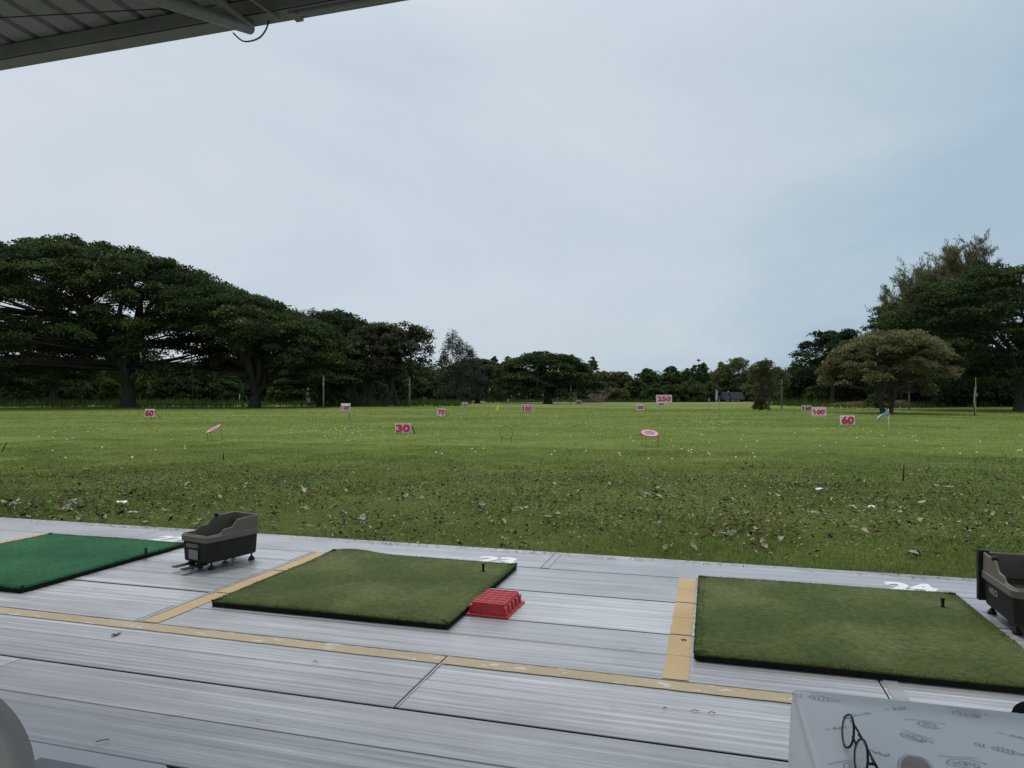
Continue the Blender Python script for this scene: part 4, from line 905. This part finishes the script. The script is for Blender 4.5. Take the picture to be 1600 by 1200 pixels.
# ---------------------------------------------------------------- hitting mats and tees
def rrect(x0, x1, y0, y1, r, k=6, side=1):
    P_ = []
    for cx, cy, s in ((x1-r, y0+r, -90), (x1-r, y1-r, 0), (x0+r, y1-r, 90), (x0+r, y0+r, 180)):
        for i in range(k+1): t = R(s+90*i/k); P_.append((cx+r*math.cos(t), cy+r*math.sin(t)))
        if side > 1:
            nx = {-90: (x1, y1-r), 0: (x0+r, y1), 90: (x0, y0+r), 180: (x1-r, y0)}[s]; lx, ly = P_[-1]
            for i in range(1, side): P_.append((lx+(nx[0]-lx)*i/side, ly+(nx[1]-ly)*i/side))
    return P_
def turf_mat(name, c, c2, c3):
    m = bpy.data.materials.new(name); m.use_nodes = True; nt = m.node_tree; b = nt.nodes['Principled BSDF']; N = nt.nodes.new; L = nt.links.new
    tc = N('ShaderNodeTexCoord'); b.inputs['Roughness'].default_value = .75; b.inputs['Specular IOR Level'].default_value = .12; b.inputs['Sheen Weight'].default_value = .0
    n = N('ShaderNodeTexNoise'); n.inputs['Scale'].default_value = 1.7; n.inputs['Detail'].default_value = 4; L(tc.outputs['Object'], n.inputs[0])
    r = N('ShaderNodeValToRGB'); e = r.color_ramp.elements; e[0].position = .32; e[1].position = .68; e[0].color = (*c, 1); e[1].color = (*c3, 1); k = e.new(.5); k.color = (*c2, 1); L(n.outputs[0], r.inputs[0])
    f = N('ShaderNodeTexNoise'); f.inputs['Scale'].default_value = 160; f.inputs['Detail'].default_value = 3; L(tc.outputs['Object'], f.inputs[0])
    f2 = N('ShaderNodeTexNoise'); f2.inputs['Scale'].default_value = 28; f2.inputs['Detail'].default_value = 5; L(tc.outputs['Object'], f2.inputs[0])
    q = N('ShaderNodeMath'); q.operation = 'ADD'; L(f.outputs[0], q.inputs[0]); L(f2.outputs[0], q.inputs[1])
    mr = N('ShaderNodeMapRange'); mr.inputs[1].default_value = .6; mr.inputs[2].default_value = 1.4; mr.inputs[3].default_value = .45; mr.inputs[4].default_value = 1.5; L(q.outputs[0], mr.inputs[0])
    mx = N('ShaderNodeMix'); mx.data_type = 'RGBA'; mx.blend_type = 'MULTIPLY'; mx.inputs[0].default_value = 1; L(r.outputs[0], mx.inputs[6]); L(mr.outputs[0], mx.inputs[7]); L(mx.outputs[2], b.inputs['Base Color'])
    bp = N('ShaderNodeBump'); bp.inputs['Strength'].default_value = .6; bp.inputs['Distance'].default_value = .003; L(f.outputs[0], bp.inputs['Height']); L(bp.outputs[0], b.inputs['Normal'])
    return m
OL = turf_mat('olive_turf', (.044, .066, .016), (.064, .088, .021), (.110, .128, .046)); GRN = turf_mat('bright_green_turf', (.009, .068, .024), (.014, .092, .034), (.024, .12, .048))
RUB = mat('mat_rubber', (.010, .011, .010), .95, .05, noise=(40, (.022, .024, .018), .2))
def mat_obj(a0, a1, b0, b1, turf, label, bump=None, r=.016, seed=1):
    c = D((a0+a1)/2, (b0+b1)/2, 0); w, h = (a1-a0)/2, (b1-b0)/2; root = empty('hitting_mat', c, DECKROT, label, 'golf mat', 'golf hitting mats on the deck')
    n = 60; T = .036
    def hz(x, y):
        z = T
        if bump:
            bx, by, s, A = bump; z += A*math.exp(-((x-bx)**2+(y-by)**2)/(s*s))
        return z+.0015*math.sin(x*5+seed)+.001*math.sin(y*7+seed)
    V = []; per = rrect(-w, w, -h, h, r, 5, 24)
    rings = []
    for q, dz in ((0, -.007), (.0015, -.002), (.005, 0)):
        rings.append([(x*(1-q/w), y*(1-q/h), hz(x, y)+dz) for x, y in per])
    for s in (.8, .6, .4, .2, .02): rings.append([(x*s, y*s, hz(x*s, y*s)) for x, y in per])
    MB().rings(rings, cap0=False, smooth=True).build('turf', turf, root)
    MB().rings([[(x*.995, y*.995, .001) for x, y in per], [(x*.998, y*.998, .006) for x, y in per], [(x*.998, y*.998, hz(x, y)-.006) for x, y in per]], cap1=False).build('rubber_base', RUB, root)
    # fibre fringe on the rim so the edge is not razor clean
    rr = np.random.default_rng(seed); m_ = 9000; k = rr.integers(0, len(per), m_); t = rr.random(m_); pa = np.array(per); A = pa[k]*(1-t[:, None])+pa[(k+1) % len(per)]*t[:, None]
    inn = 1-rr.random(m_)**2*.06; A = A*inn[:, None]; z = np.array([hz(x, y) for x, y in A])-.004; th = rr.uniform(0, 6.3, m_)
    B0 = np.stack([A[:, 0]-np.cos(th)*.0014, A[:, 1]-np.sin(th)*.0014, z], 1); B1 = np.stack([A[:, 0]+np.cos(th)*.0014, A[:, 1]+np.sin(th)*.0014, z], 1)
    C = np.stack([A[:, 0]+rr.normal(0, .004, m_), A[:, 1]+rr.normal(0, .004, m_), z+rr.uniform(.006, .012, m_)], 1)
    o = link('fibre_fringe', np_mesh('fibre_fringe', np.stack([B0, B1, C], 1).reshape(-1, 3), np.arange(3*m_).reshape(-1, 3)), turf, root); o['kind'] = 'stuff'
    return root
mat_obj(-5.56, -4.13, 3.30, 4.71, GRN, 'bright green square hitting mat at the left, beside the grey ball tray on wheels', seed=1)
mat_obj(-2.81, -1.325, 3.40, 4.765, OL, 'olive green hitting mat in the middle with a raised far corner, touching the red crate', bump=(-.55, .68, .20, .028), seed=2)
mat_obj(-.075, 1.425, 3.315, 4.775, OL, 'olive green hitting mat at the right, behind the white printed tablecloth', r=.028, seed=3)
mat_obj(-8.35, -6.87, 3.32, 4.74, GRN, 'bright green hitting mat beyond the left edge', seed=4)
def tee(px, py, lab):
    p = G(px, py, .036); mb = MB(); mb.lathe([(.012, 0), (.0085, .004), (.0085, .036), (.0125, .045), (.0125, .049), (.009, .049), (.006, .040)], 14)
    tag(mb.build('rubber_tee', mat('tee_rubber', (.012, .012, .012), .6, .3), None, p), lab, 'tee', 'rubber tees on the mats')
tee(228, 866, 'black rubber tee on the bright green mat'); tee(755, 892, 'black rubber tee on the middle olive mat'); tee(1473, 948, 'black rubber tee on the right olive mat')

# ---------------------------------------------------------------- upturned red crate
def crate():
    RM = mat('red_plastic', (.46, .018, .026), .42, .4, noise=(9, (.55, .05, .055), .3)); w, l, h = .105, .150, .066
    root = empty('red_crate', D(-1.195, 3.83, .0035), DECKROT-R(2), 'upturned red plastic ball crate with a grid base, against the middle mat', 'crate')
    mb = MB(); outer = [(.022, 0), (.022, .004), (.004, .005), (0, .01), (-.008, h-.006), (-.010, h)]
    def ring(o, z, r=.014): return [(x, y, z) for x, y in rrect(-w-o, w+o, -l-o, l+o, r, 3, 1)]
    mb.rings([ring(-.006, .0)]+[ring(o, z) for o, z in outer]+[ring(-.015, h), ring(-.0145, h-.008), ring(-.008, .002)], cap0=False, cap1=False)
    mb.build('shell', RM, root)
    g = MB(); x1, y1 = w-.013, l-.013
    for i in range(5): x = -x1+i*2*x1/4; g.box(x-.0022, x+.0022, -y1, y1, h-.006, h+.0008)
    for i in range(7): y = -y1+i*2*y1/6; g.box(-x1, x1, y-.0045, y+.0045, h-.0105, h+.001)
    for i in range(18):
        y = -y1+(i+.5)*2*y1/18; g.box(-x1, x1, y-.0030, y+.0030, h-.0055, h+.0004)
    for i in range(8):
        x = -x1+(i+.5)*2*x1/8; g.box(x-.0010, x+.0010, -y1, y1, h-.005, h-.0006)
    g.box(-x1, x1, -y1, y1, .004, .005)
    g.build('grid_base', RM, root)
    for s in (-1, 1):
        for i in range(5): rb = MB(); y = -l+.02+i*(2*l-.04)/4; x0, x1 = sorted((s*(w-.012), s*(w+.004))); rb.box(x0, x1, y-.017, y+.017, .005, h-.016); rb.build('side_rib', RM, root, bevel=.0015)
    MB().box(-w+.03, w-.05, l-.022, l-.012, h+.0018, h+.0035).build('worn_label', mat('worn_label', (.6, .5, .48)), root)
crate()

# ---------------------------------------------------------------- wheeled ball trays
M['tray'] = mat('tray_dark_plastic', (.018, .018, .013), .6, .2, noise=(12, (.028, .027, .020), .25))
M['traytop'] = mat('tray_taupe_plastic', (.125, .112, .088), .5, .4, noise=(10, (.155, .14, .112), .25))
M['blk'] = mat('black_plastic', (.010, .010, .010), .5, .35)
def tray(corner, th, label, strap=False, lettering=False, near='right'):
    """local x along the length (0 = low front end, L = tall rear end), y across"""
    L_, W_ = .455, .275; ang = R(90-th)
    ux = Vector((math.sin(R(th)), math.cos(R(th)), 0)); uy = Vector((-math.cos(R(th)), math.sin(R(th)), 0))
    org = corner+(uy*(W_/2) if near == 'right' else -uy*(W_/2))
    root = empty('ball_tray', (org.x, org.y, .001), ang, label, 'ball tray', 'wheeled golf ball trays')
    def ring(o, z, r=.03, k=6, side=30):
        return [(x, y, z) for x, y in rrect(-o, L_+o, -W_/2-o, W_/2+o, r, k, side)]
    mb = MB(); mb.rings([ring(-.020, .050), ring(-.011, .053), ring(-.007, .062), ring(0, .206)], cap1=False, smooth=False); mb.build('body', M['tray'], root, bevel=.002)
    def hs(x):
        return float(np.interp(x/L_, [-.1, .25, .31, .47, .57, .62, 1.1], [.248, .250, .276, .282, .330, .334, .342]))
    base = rrect(-.010, L_+.010, -W_/2-.010, W_/2+.010, .038, 6, 40); n = len(base)
    c = (L_/2, 0)
    def off(o): return rrect(-.010-o, L_+.010+o, -W_/2-.010-o, W_/2+.010+o, max(.01, .038+o), 6, 40)
    R_ = [[(x, y, .200) for x, y in off(-.008)], [(x, y, .200) for x, y in off(0)], [(x, y, .236) for x, y in off(.001)], [(x, y, .240) for x, y in off(-.004)],
          [(x, y, max(.244, hs(x)-.004)) for x, y in off(-.007)], [(x, y, max(.248, hs(x))) for x, y in off(-.010)], [(x, y, max(.248, hs(x))) for x, y in off(-.017)], [(x, y, max(.244, hs(x)-.004)) for x, y in off(-.020)], [(x, y, .200) for x, y in off(-.024)]]
    MB().rings(R_, cap0=False, cap1=False).build('rim', M['traytop'], root)
    MB().rings([[(x, y, .204) for x, y in off(-.022)], [(x*.9+.02, y*.8, .179) for x, y in off(-.024)]], cap0=False).build('inner_tray', M['tray'], root)
    MB().box(-.018, .004, -.06, .06, .160, .186).build('handle', M['traytop'], root, bevel=.004)
    MB().box(-.006, -.003, -.048, .050, .076, .142).build('sticker', mat('worn_sticker', (.16, .165, .16), .5, .4, noise=(25, (.27, .28, .27), .25)), root)
    for x, y, r in ((.045, -.005, .026), (.30, .05, .024)):
        b = MB(); b.tube([(x, y-.014, r), (x, y-.010, r), (x, y+.010, r), (x, y+.014, r)], [r*.8, r, r, r*.8], 18, smooth=False); wh = b.build('wheel', M['blk'], root)
        MB().box(x-.012, x+.012, y-.02, y+.02, r*1.2, .052).build('fork', M['blk'], wh)
    for x, y in ((.065, -W_/2+.035), (.065, W_/2-.035), (L_-.04, -W_/2+.035), (L_-.04, W_/2-.035)):
        MB().lathe([(.021, 0), (.024, .003), (.023, .012), (.015, .020), (.013, .028), (.006, .031), (.006, .054)], 14, (x, y, 0)).build('foot', M['blk'], root)
    for y0, y1, x0 in ((-.085, -.035, -.135), (.03, .08, -.12)): MB().box(x0, .05, y0, y1, .034, .042).box(.0, .03, y0+.01, y1-.01, .042, .052).build('pedal', M['blk'], root, bevel=.002)
    MB().lathe([(.016, 0), (.016, .018), (.008, .022)], 14, (0, 0, 0)).build('knob', M['blk'], root).location = (L_*.63, W_/2-.006, .330)
    if strap: MB().box(L_-.012, L_+.022, W_/2-.03, W_/2+.024, .065, .350).build('strap', mat('strap_black', (.012, .012, .012), .7, .2, noise=(60, (.03, .03, .03), .2)), root, bevel=.003)
    if lettering:
        s = 1
        o = link('lettering', fit_text('NEO', .12, .035, .0008, .03), mat('letter_grey', (.22, .22, .20), .5), root); o.location = (L_*.64, W_/2-.0015, .154); o.rotation_euler = (R(90), 0, R(180))
    return root
c1 = G(323, 883, .05); tray(Vector((c1.x, c1.y, 0)), 29, 'grey wheeled golf ball tray with a worn sticker, right of the bright green mat', near='right')
c2 = G(1576, 981, .05); tray(Vector((c2.x+.03, c2.y, 0)), 17, 'grey wheeled golf ball tray with a black strap, cut off by the right edge', strap=True, lettering=True, near='left')

# ---------------------------------------------------------------- roof overhead
def roof():
    root = empty('shelter_roof', D(0, 0, .017), DECKROT, 'ribbed metal shelter roof overhead at the top left, with painted steel tubes', 'roof')
    SH = mat('roof_sheet', (.26, .26, .24), .6, .3, noise=(2, (.20, .20, .185), .25, (1, .4, 1))); BE = mat('roof_beam_paint', (.23, .23, .21), .55, .35, noise=(5, (.16, .16, .145), .25)); TU = mat('tube_paint', (.26, .26, .235), .5, .4, noise=(12, (.18, .18, .16), .3))
    V = []; a = -9.0; prof = []
    while a < 9: prof += [(a, 0), (a+.145, 0), (a+.16, .028), (a+.185, .028), (a+.20, 0)]; a += .2
    bs = [-1.4, 3.50]
    zc = lambda b: 3.44+(3.46-b)*.035
    n = len(prof)
    for b in bs: V += [(x, b, zc(b)+z) for x, z in prof]
    for b in bs: V += [(x, b, zc(b)+z+.004) for x, z in prof]
    Fs = [(i, n+i, n+i+1, i+1) for i in range(n-1)]+[(2*n+i, 2*n+i+1, 3*n+i+1, 3*n+i) for i in range(n-1)]+[(n+i, 3*n+i, 3*n+i+1, n+i+1) for i in range(n-1)]
    MB().add(V, Fs).build('roof_sheet', SH, root)
    MB().box(-9, 9, 3.315, 3.322, 3.355, 3.435).box(-9, 9, 3.322, 3.42, 3.345, 3.352).build('edge_beam', BE, root, bevel=.002)
    MB().box(-9, 9, 3.425, 3.472, 3.375, 3.383).box(-9, 9, 3.468, 3.474, 3.386, 3.45).box(-9, 9, 3.421, 3.424, 3.35, 3.43).build('eave_trim', BE, root)
    for bb in (1.9, .4, -1.2): MB().box(-9, 9, bb-.03, bb+.03, zc(bb)-.085, zc(bb)-.006).build('purlin', BE, root)
    at = -2.536
    MB().tube([(at, .85, 2.54), (at, 3.02, 3.205), (at, 3.395, 3.322)], .032, 18).build('brace_tube', TU, root)
    MB().tube([(at+.015, .85, 3.345), (at+.012, 3.05, 3.325), (at+.01, 3.385, 3.322)], .027, 18).build('rafter_tube', TU, root)
    MB().tube([(at, .82, 0), (at, .82, 3.40)], .05, 18).build('post', TU, root)
    MB().tube([(at+3.9, .82, 3.40), (at+3.9, .82, 3.41)], .03, 12).build('hanger', TU, root)
    MB().tube([(at+.22, 3.36, 3.325), (at+.06, 2.98, 3.40)], .009, 8).build('tie_rod', TU, root)
    MB().tube([(at+.34, 3.355, 3.338), (at+3.2, 3.355, 3.338), (at+6, 3.355, 3.338)], .018, 12).build('conduit', TU, root)
    MB().box(at+.29, at+.335, 3.33, 3.42, 3.325, 3.352).build('bracket', BE, root, bevel=.002)
    k = [(at-.11, 3.39, 3.31), (at-.07, 3.41, 3.272), (at-.02, 3.41, 3.258), (at+.05, 3.41, 3.268), (at+.10, 3.40, 3.30), (at+.13, 3.39, 3.345)]
    k = [Vector(q) for q in k]; k = [(k[max(i-1, 0)]*(-t+2*t*t-t**3)+k[i]*(2-5*t*t+3*t**3)+k[i+1]*(t+4*t*t-3*t**3)+k[min(i+2, 5)]*(t**3-t*t))*.5 for i in range(5) for t in (0, .2, .4, .6, .8)]+[k[5]]
    MB().tube(k, .0045, 6).build('cable', M['blk'], root)
    MB().tube([(-9, 2.2, 3.41), (-5.2, 2.86, 3.425), (-4.0, 3.02, 3.405), (-3.0, 3.2, 3.40), (-2.75, 3.30, 3.385)], .0035, 5).build('wire', M['blk'], root)
    MB().tube([(-3.24, 2.9, 3.45), (-3.24, 2.9, 3.40), (-3.22, 2.9, 3.385)], .006, 8).build('hook', M['blk'], root)
roof()

# ---------------------------------------------------------------- foreground furniture
def tablecloth():
    tb = empty('table', D(.13+.53, .80, 0), DECKROT, 'table standing at the lower right under a white printed cloth', 'table')
    wd = mat('table_white', (.5, .5, .5), .5)
    MB().box(-.52, .52, -.37, .387, .72, .745).build('tabletop', wd, tb, bevel=.004)
    for sx in (-1, 1):
        for sy in (-1, 1): MB().tube([(sx*.47, sy*.32, .72), (sx*.49, sy*.34, 0)], .016, 10).build('leg', M['blk'], tb)
    w, h0, h1 = .531, -.385, .412; root = empty('tablecloth', D(.13+.53, .80, 0), DECKROT, 'white tablecloth printed with grey line drawings, draped over the table at the lower right', 'tablecloth')
    CL = mat('cloth_white', (.86, .87, .91), .34, .8, noise=(1.6, (.89, .90, .93), .25, (1, 1, 1)), bump=(7, .35, .01))
    per = rrect(-w, w, h0, h1, .012, 4, 26); rr = random.Random(3)
    rings = []
    for s in (.05, .4, .8, .985): rings.append([(x*s, y*s, .7475) for x, y in per])
    rings.append([(x, y, .744) for x, y in per])
    ang = [2*math.pi*i/len(per) for i in range(len(per))]
    for q, z in ((.002, .72), (.004, .65), (.005, .55), (.007, .42), (.008, .36)):
        rings.append([(x*(1+q*(1+.6*math.sin(t*23))/w), y*(1+q*(1+.6*math.sin(t*19+1))/w), z) for (x, y), t in zip(per, ang)])
    MB().rings(rings, cap1=False, smooth=True).build('cloth', CL, root)
    # printed drawings: thin ink ribbons on the cloth
    mb = MB(); ink_w = .0007
    def stroke(pts, wd_=ink_w):
        for (xa, ya), (xb, yb) in zip(pts[:-1], pts[1:]):
            dx, dy = xb-xa, yb-ya; l = math.hypot(dx, dy)+1e-9; nx, ny = -dy/l*wd_, dx/l*wd_
            mb.add([(xa+nx, ya+ny, .7482), (xa-nx, ya-ny, .7482), (xb-nx, yb-ny, .7482), (xb+nx, yb+ny, .7482)], [(0, 1, 2, 3)])
    def tf(pts, cx, cy, ang, s): c, n = math.cos(ang), math.sin(ang); return [(cx+(x*c-y*n)*s, cy+(x*n+y*c)*s) for x, y in pts]
    def ell(cx, cy, rx, ry, k=18): return [(cx+rx*math.cos(2*math.pi*i/k), cy+ry*math.sin(2*math.pi*i/k)) for i in range(k+1)]
    def script(cx, cy, ang, s, n=5): 
        p = [(-1.2, 0), (-.7, .05)]; stroke(tf(p, cx, cy, ang, s))
        stroke(tf([(-.5+i*.09, .16*math.sin(i*1.9+rr.random())+(.22 if i % 5 == 3 else 0)) for i in range(n*3)], cx, cy, ang, s))
    def spiral(cx, cy, ang, s): stroke(tf([((.1+.05*i)*math.cos(i*.8), (.1+.03*i)*math.sin(i*.8)) for i in range(16)], cx, cy, ang, s)); stroke(tf([(-1.4, .5), (0, .62), (1.2, .45)], cx, cy, ang, s))
    def shell_(cx, cy, ang, s):
        stroke(tf([(1.05*math.cos(q*.37)*rr.uniform(.85, 1.1), .42*math.sin(q*.37)*rr.uniform(.7, 1.2)) for q in range(15)], cx, cy, ang, s)); 
        for i in range(4): stroke(tf(ell(-.6+i*.35+rr.uniform(-.1, .1), rr.uniform(-.15, .1), rr.uniform(.08, .2), rr.uniform(.08, .22), 9), cx, cy, ang, s))
        stroke(tf([(-1.1, .75), (-.3, .68), (.9, .72)], cx, cy, ang, s))
    def fish(cx, cy, ang, s):
        stroke(tf([(-1, 0), (-.6, .35), (0, .4), (.6, .2), (1.1, 0), (.6, -.2), (0, -.38), (-.6, -.3), (-1, 0)], cx, cy, ang, s))
        for i in range(4): stroke(tf([(-.6+i*.3, .3), (-.5+i*.3, 0), (-.6+i*.3, -.28)], cx, cy, ang, s))
        for i in range(3): stroke(tf([(-1.4-i*.25, .3), (-1.55-i*.25, 0), (-1.4-i*.25, -.3)], cx, cy, ang, s))
    def fork(cx, cy, ang, s): stroke(tf(ell(0, 0, .45, .2, 12), cx, cy, ang, s)); stroke(tf([(.45, 0), (1.5, .1)], cx, cy, ang, s)); stroke(tf(ell(1.7, .12, .25, .14, 10), cx, cy, ang, s))
    kinds = [fish, script, shell_, fork, spiral, script, shell_]
    i = 0; yy = h1-.035; row = 0
    while yy > h0+.02:
        xx = -w+.045+(row % 2)*.035
        while xx < w-.03:
            kinds[i % 7](xx+rr.uniform(-.008, .008), yy+rr.uniform(-.006, .006), rr.uniform(-.5, .6), rr.uniform(.017, .025)); i += 1; xx += .098+rr.uniform(-.008, .02)
        yy -= .052; row += 1
    mb.build('printed_drawing', mat('print_grey', (.44, .46, .50), .6), root)
tablecloth()
def eyeglasses():
    e = Vector((.24, .97, 0)).normalized(); sd_ = Vector((.97, -.24, 0)); up = Vector((0, 0, 1)); A = P(1325, 1142, .935); B = P(1345.5, 1183, .866)
    root = empty('eyeglasses', (A+B)/2-Vector((0, 0, .02)), 0, 'thin black-rimmed eyeglasses standing on the white printed tablecloth', 'eyeglasses'); o = root.location
    lens = bpy.data.materials.new('clear_lens'); lens.use_nodes = True; b = lens.node_tree.nodes['Principled BSDF']; b.inputs['Base Color'].default_value = (.75, .80, .76, 1); b.inputs['Roughness'].default_value = .04; b.inputs['Alpha'].default_value = .32
    def shape(c, n=30): 
        return [c-o+e*(.0255*math.cos(2*math.pi*i/n)*(1+.08*math.cos(4*math.pi*i/n)))+(up*.96+sd_*.22)*(.0205*math.sin(2*math.pi*i/n)) for i in range(n)]
    for c in (A, B):
        pts = shape(c); MB().tube(pts, .0015, 8, closed=True).build('rim', M['blk'], root)
        MB().add([p+sd_*.0006 for p in pts]+[p-sd_*.0006 for p in pts], [tuple(range(30)), tuple(range(59, 29, -1))]).build('lens', lens, root)
    a, b2 = A-o-e*.025, B-o+e*.025; MB().tube([a+up*.003, (a+b2)/2+up*.009-sd_*.002, b2+up*.003], .0013, 8).build('bridge', M['blk'], root)
    for c, s in ((A, 1), (B, -1)):
        h = c-o+e*.027*s+up*.006; MB().tube([h, h+sd_*.008, h+sd_*.012-e*s*.03-up*.004, h+sd_*.016-e*s*.09-up*.012, h+sd_*.02-e*s*.125-up*.022], [.0018, .0018, .0014, .0016, .0022], 8).build('temple', M['blk'], root)
eyeglasses()
def case():
    p = D(.37, .965, .749); p = P(1431, 1200, .82); root = empty('phone_case', (p.x, p.y, .749), R(-30), 'small rounded glossy brownish case with a pale rim, on the white tablecloth', 'case')
    per = [(x, z) for x, z in rrect(-.018, .018, -.03, .012, .013, 6)]
    MB().rings([[(x, -.003, z+.03) for x, z in per], [(x*1.08, 0, z*1.03+.03) for x, z in per], [(x*1.08, .004, z*1.03+.03) for x, z in per], [(x, .007, z+.03) for x, z in per]]).build('rim', mat('case_pale_rim', (.45, .50, .48), .15, .6), root)
    pr = [(x*.86, z*.92) for x, z in per]; MB().rings([[(x, -.0045, z+.03) for x, z in pr], [(x, -.0032, z+.03) for x, z in pr]]).build('face', mat('case_brown_face', (.17, .14, .125), .15, .6, noise=(60, (.26, .22, .20), .2, (.3, 1, 1.5))), root)
    for c in root.children: c.rotation_euler = (R(-18), 0, 0)
case()
def chair():
    root = empty('chair', (-.85, .80, -.018), R(0), 'dark grey moulded chair back with a rounded corner at the lower left corner', 'chair')
    CM = mat('chair_grey_plastic', (.36, .34, .31), .5, .35, noise=(6, (.32, .30, .275), .3), bump=(200, .15, .001)); w = .27
    out = [(-w, .44), (w+.055, .44), (w+.05, .55), (w+.033, .66), (w+.012, .745)]+[(w-.117+.120*math.cos(R(a)), .781+.118*math.sin(R(a))) for a in range(0, 91, 6)]+[(-w+.117-.120*math.sin(R(a)), .781+.118*math.cos(R(a))) for a in range(0, 91, 6)]
    def sc(s, y): return [(x*s, y+.02*math.cos(x*4), .6+(z-.6)*s) for x, z in out]
    MB().rings([sc(.90, .006), sc(.905, 0), sc(.95, -.002), sc(.985, -.002), sc(1, .005), sc(1, .028), sc(.985, .035), sc(.9, .036)], smooth=True).build('backrest', CM, root, bevel=.003)
    MB().rings([[(x, y, z) for x, y in rrect(-.25, .25, -.46, .03, .07, 6)] for z in (.42, .445)]).build('seat', CM, root, bevel=.006)
    for sx in (-1, 1):
        for y0 in (-.40, .0): MB().tube([(sx*.2, y0, .42), (sx*.23, y0-.02 if y0 < -.1 else y0+.05, 0)], .015, 10).build('leg', CM, root)
chair()
def side_table():
    c = P(266, 1195.5, 1.17); z = 1.22-(1195.5-CY)*1.17/F; u = Vector((CA, -SA, 0)); v = Vector((SA, CA, 0))
    root = empty('side_table', (c.x, c.y, 0), DECKROT, 'low white table at the bottom left with a grey mat on it', 'table'); TW = mat('side_table_white', (.80, .82, .88), .35, .5)
    MB().rings([[(x, y, zz) for x, y in rrect(-.95, 0, -.5, .0, .012, 5)] for zz in (z-.022, z)]).build('tabletop', TW, root, bevel=.003)
    for x in (-.9, -.05):
        for y in (-.45, -.05): MB().box(x-.02, x+.02, y-.02, y+.02, 0, z-.022).build('leg', TW, root)
    tag(MB().rings([[(x, y, zz) for x, y in rrect(-.228, -.02, -.32, -.046, .004, 4)] for zz in (0, .003)]).build('placemat', mat('placemat_grey', (.34, .37, .41), .5, .4), None, Vector((c.x, c.y, z+.0005)), DECKROT), 'flat grey mat lying on the low white table at the bottom left', 'placemat')
side_table()
def stool():
    p = P(1696, 1112, 1.62); root = empty('stool', (p.x, p.y, 0), 0, 'black padded stool just peeking in above the tablecloth at the right edge', 'stool'); z = 1.22-(1128-CY)*1.62/F
    MB().lathe([(.10, z-.06), (.135, z-.055), (.145, z-.03), (.138, z-.008), (.10, z), (.001, z+.003)], 40).build('seat', mat('stool_vinyl', (.004, .004, .006), .9, .05), root)
    MB().lathe([(.02, 0.03), (.02, z-.06)], 14).build('post', M['blk'], root)
    MB().lathe([(.16, 0.002), (.16, .012), (.03, .035)], 30).build('base', M['blk'], root)
stool()
# small debris on the deck: dead leaves, twigs, crumbs
def debris():
    bm = mat('debris_brown', (.10, .05, .035), .8, .2)
    for k, (px, py, lab) in enumerate(((182, 991, 'dry brown leaf on the deck below the bright green mat'), (1068, 1000, 'small dark dead insect-like crumb on the ochre line left of the right mat'))):
        me = leaf_mesh(70+k, .055 if k == 0 else .035, .014); me.materials.append(bm); p = G(px, py, .004); o = link('dry_leaf', me, None, None, p, 1.0+k); o.scale = (1, 1, .35); o.location.z = .001; tag(o, lab, 'leaf')
    tw = mat('twig_dark', (.05, .04, .032), .9, .1); r = random.Random(2)
    n = 0
    for px, py, l in ((1092, 1112, .03), (1118, 1115, .028), (1035, 1108, .02), (150, 1160, .04), (497, 1036, .03)):
        p = G(px, py, .004); a = r.uniform(0, 3); n += 1
        tag(MB().tube([(0, 0, .002), (l*.5*math.cos(a), l*.5*math.sin(a), .006), (l*math.cos(a+.2), l*math.sin(a+.2), .003)], .0015, 5).build('twig', tw, None, p), 'tiny dark twig lying on the grey deck boards', 'twig', 'twigs on the deck')
    # fringe of dead stalks and leaves caught along the deck edge
    rr = np.random.default_rng(77); n = 2600; a = rr.uniform(-9, 5, n); b = 5.31+rr.normal(0, .035, n)-.02; keep = rr.random(n) < (vnoise(a, b, 1.6)**2*1.8); a, b = a[keep], b[keep]; n = len(a)
    th = rr.normal(0, .7, n); l = rr.uniform(.01, .05, n); z = rr.uniform(.003, .02, n)
    P0 = np.stack([a, b, z], 1); P1 = P0+np.stack([np.cos(th)*l, np.sin(th)*l, rr.normal(0, .005, n)], 1); P1[:, 2] = np.maximum(P1[:, 2], .003); wv = np.stack([-np.sin(th), np.cos(th), 0*th], 1)*rr.uniform(.0008, .005, n)[:, None]
    V = np.stack([P0-wv, P1-wv*.3, P1+wv*.3, P0+wv], 1); V = np.stack([V[..., 0]*CA+V[..., 1]*SA, -V[..., 0]*SA+V[..., 1]*CA, V[..., 2]], -1).reshape(-1, 3)
    tag(link('edge_litter', np_mesh('edge_litter', V, np.arange(4*n).reshape(-1, 4)), mat('litter_edge', (.16, .12, .075), .9, .1, noise=(10, (.06, .045, .03), .2))), 'dry stalks and leaf bits gathered along the deck edge', 'leaf litter', kind='stuff')
debris()
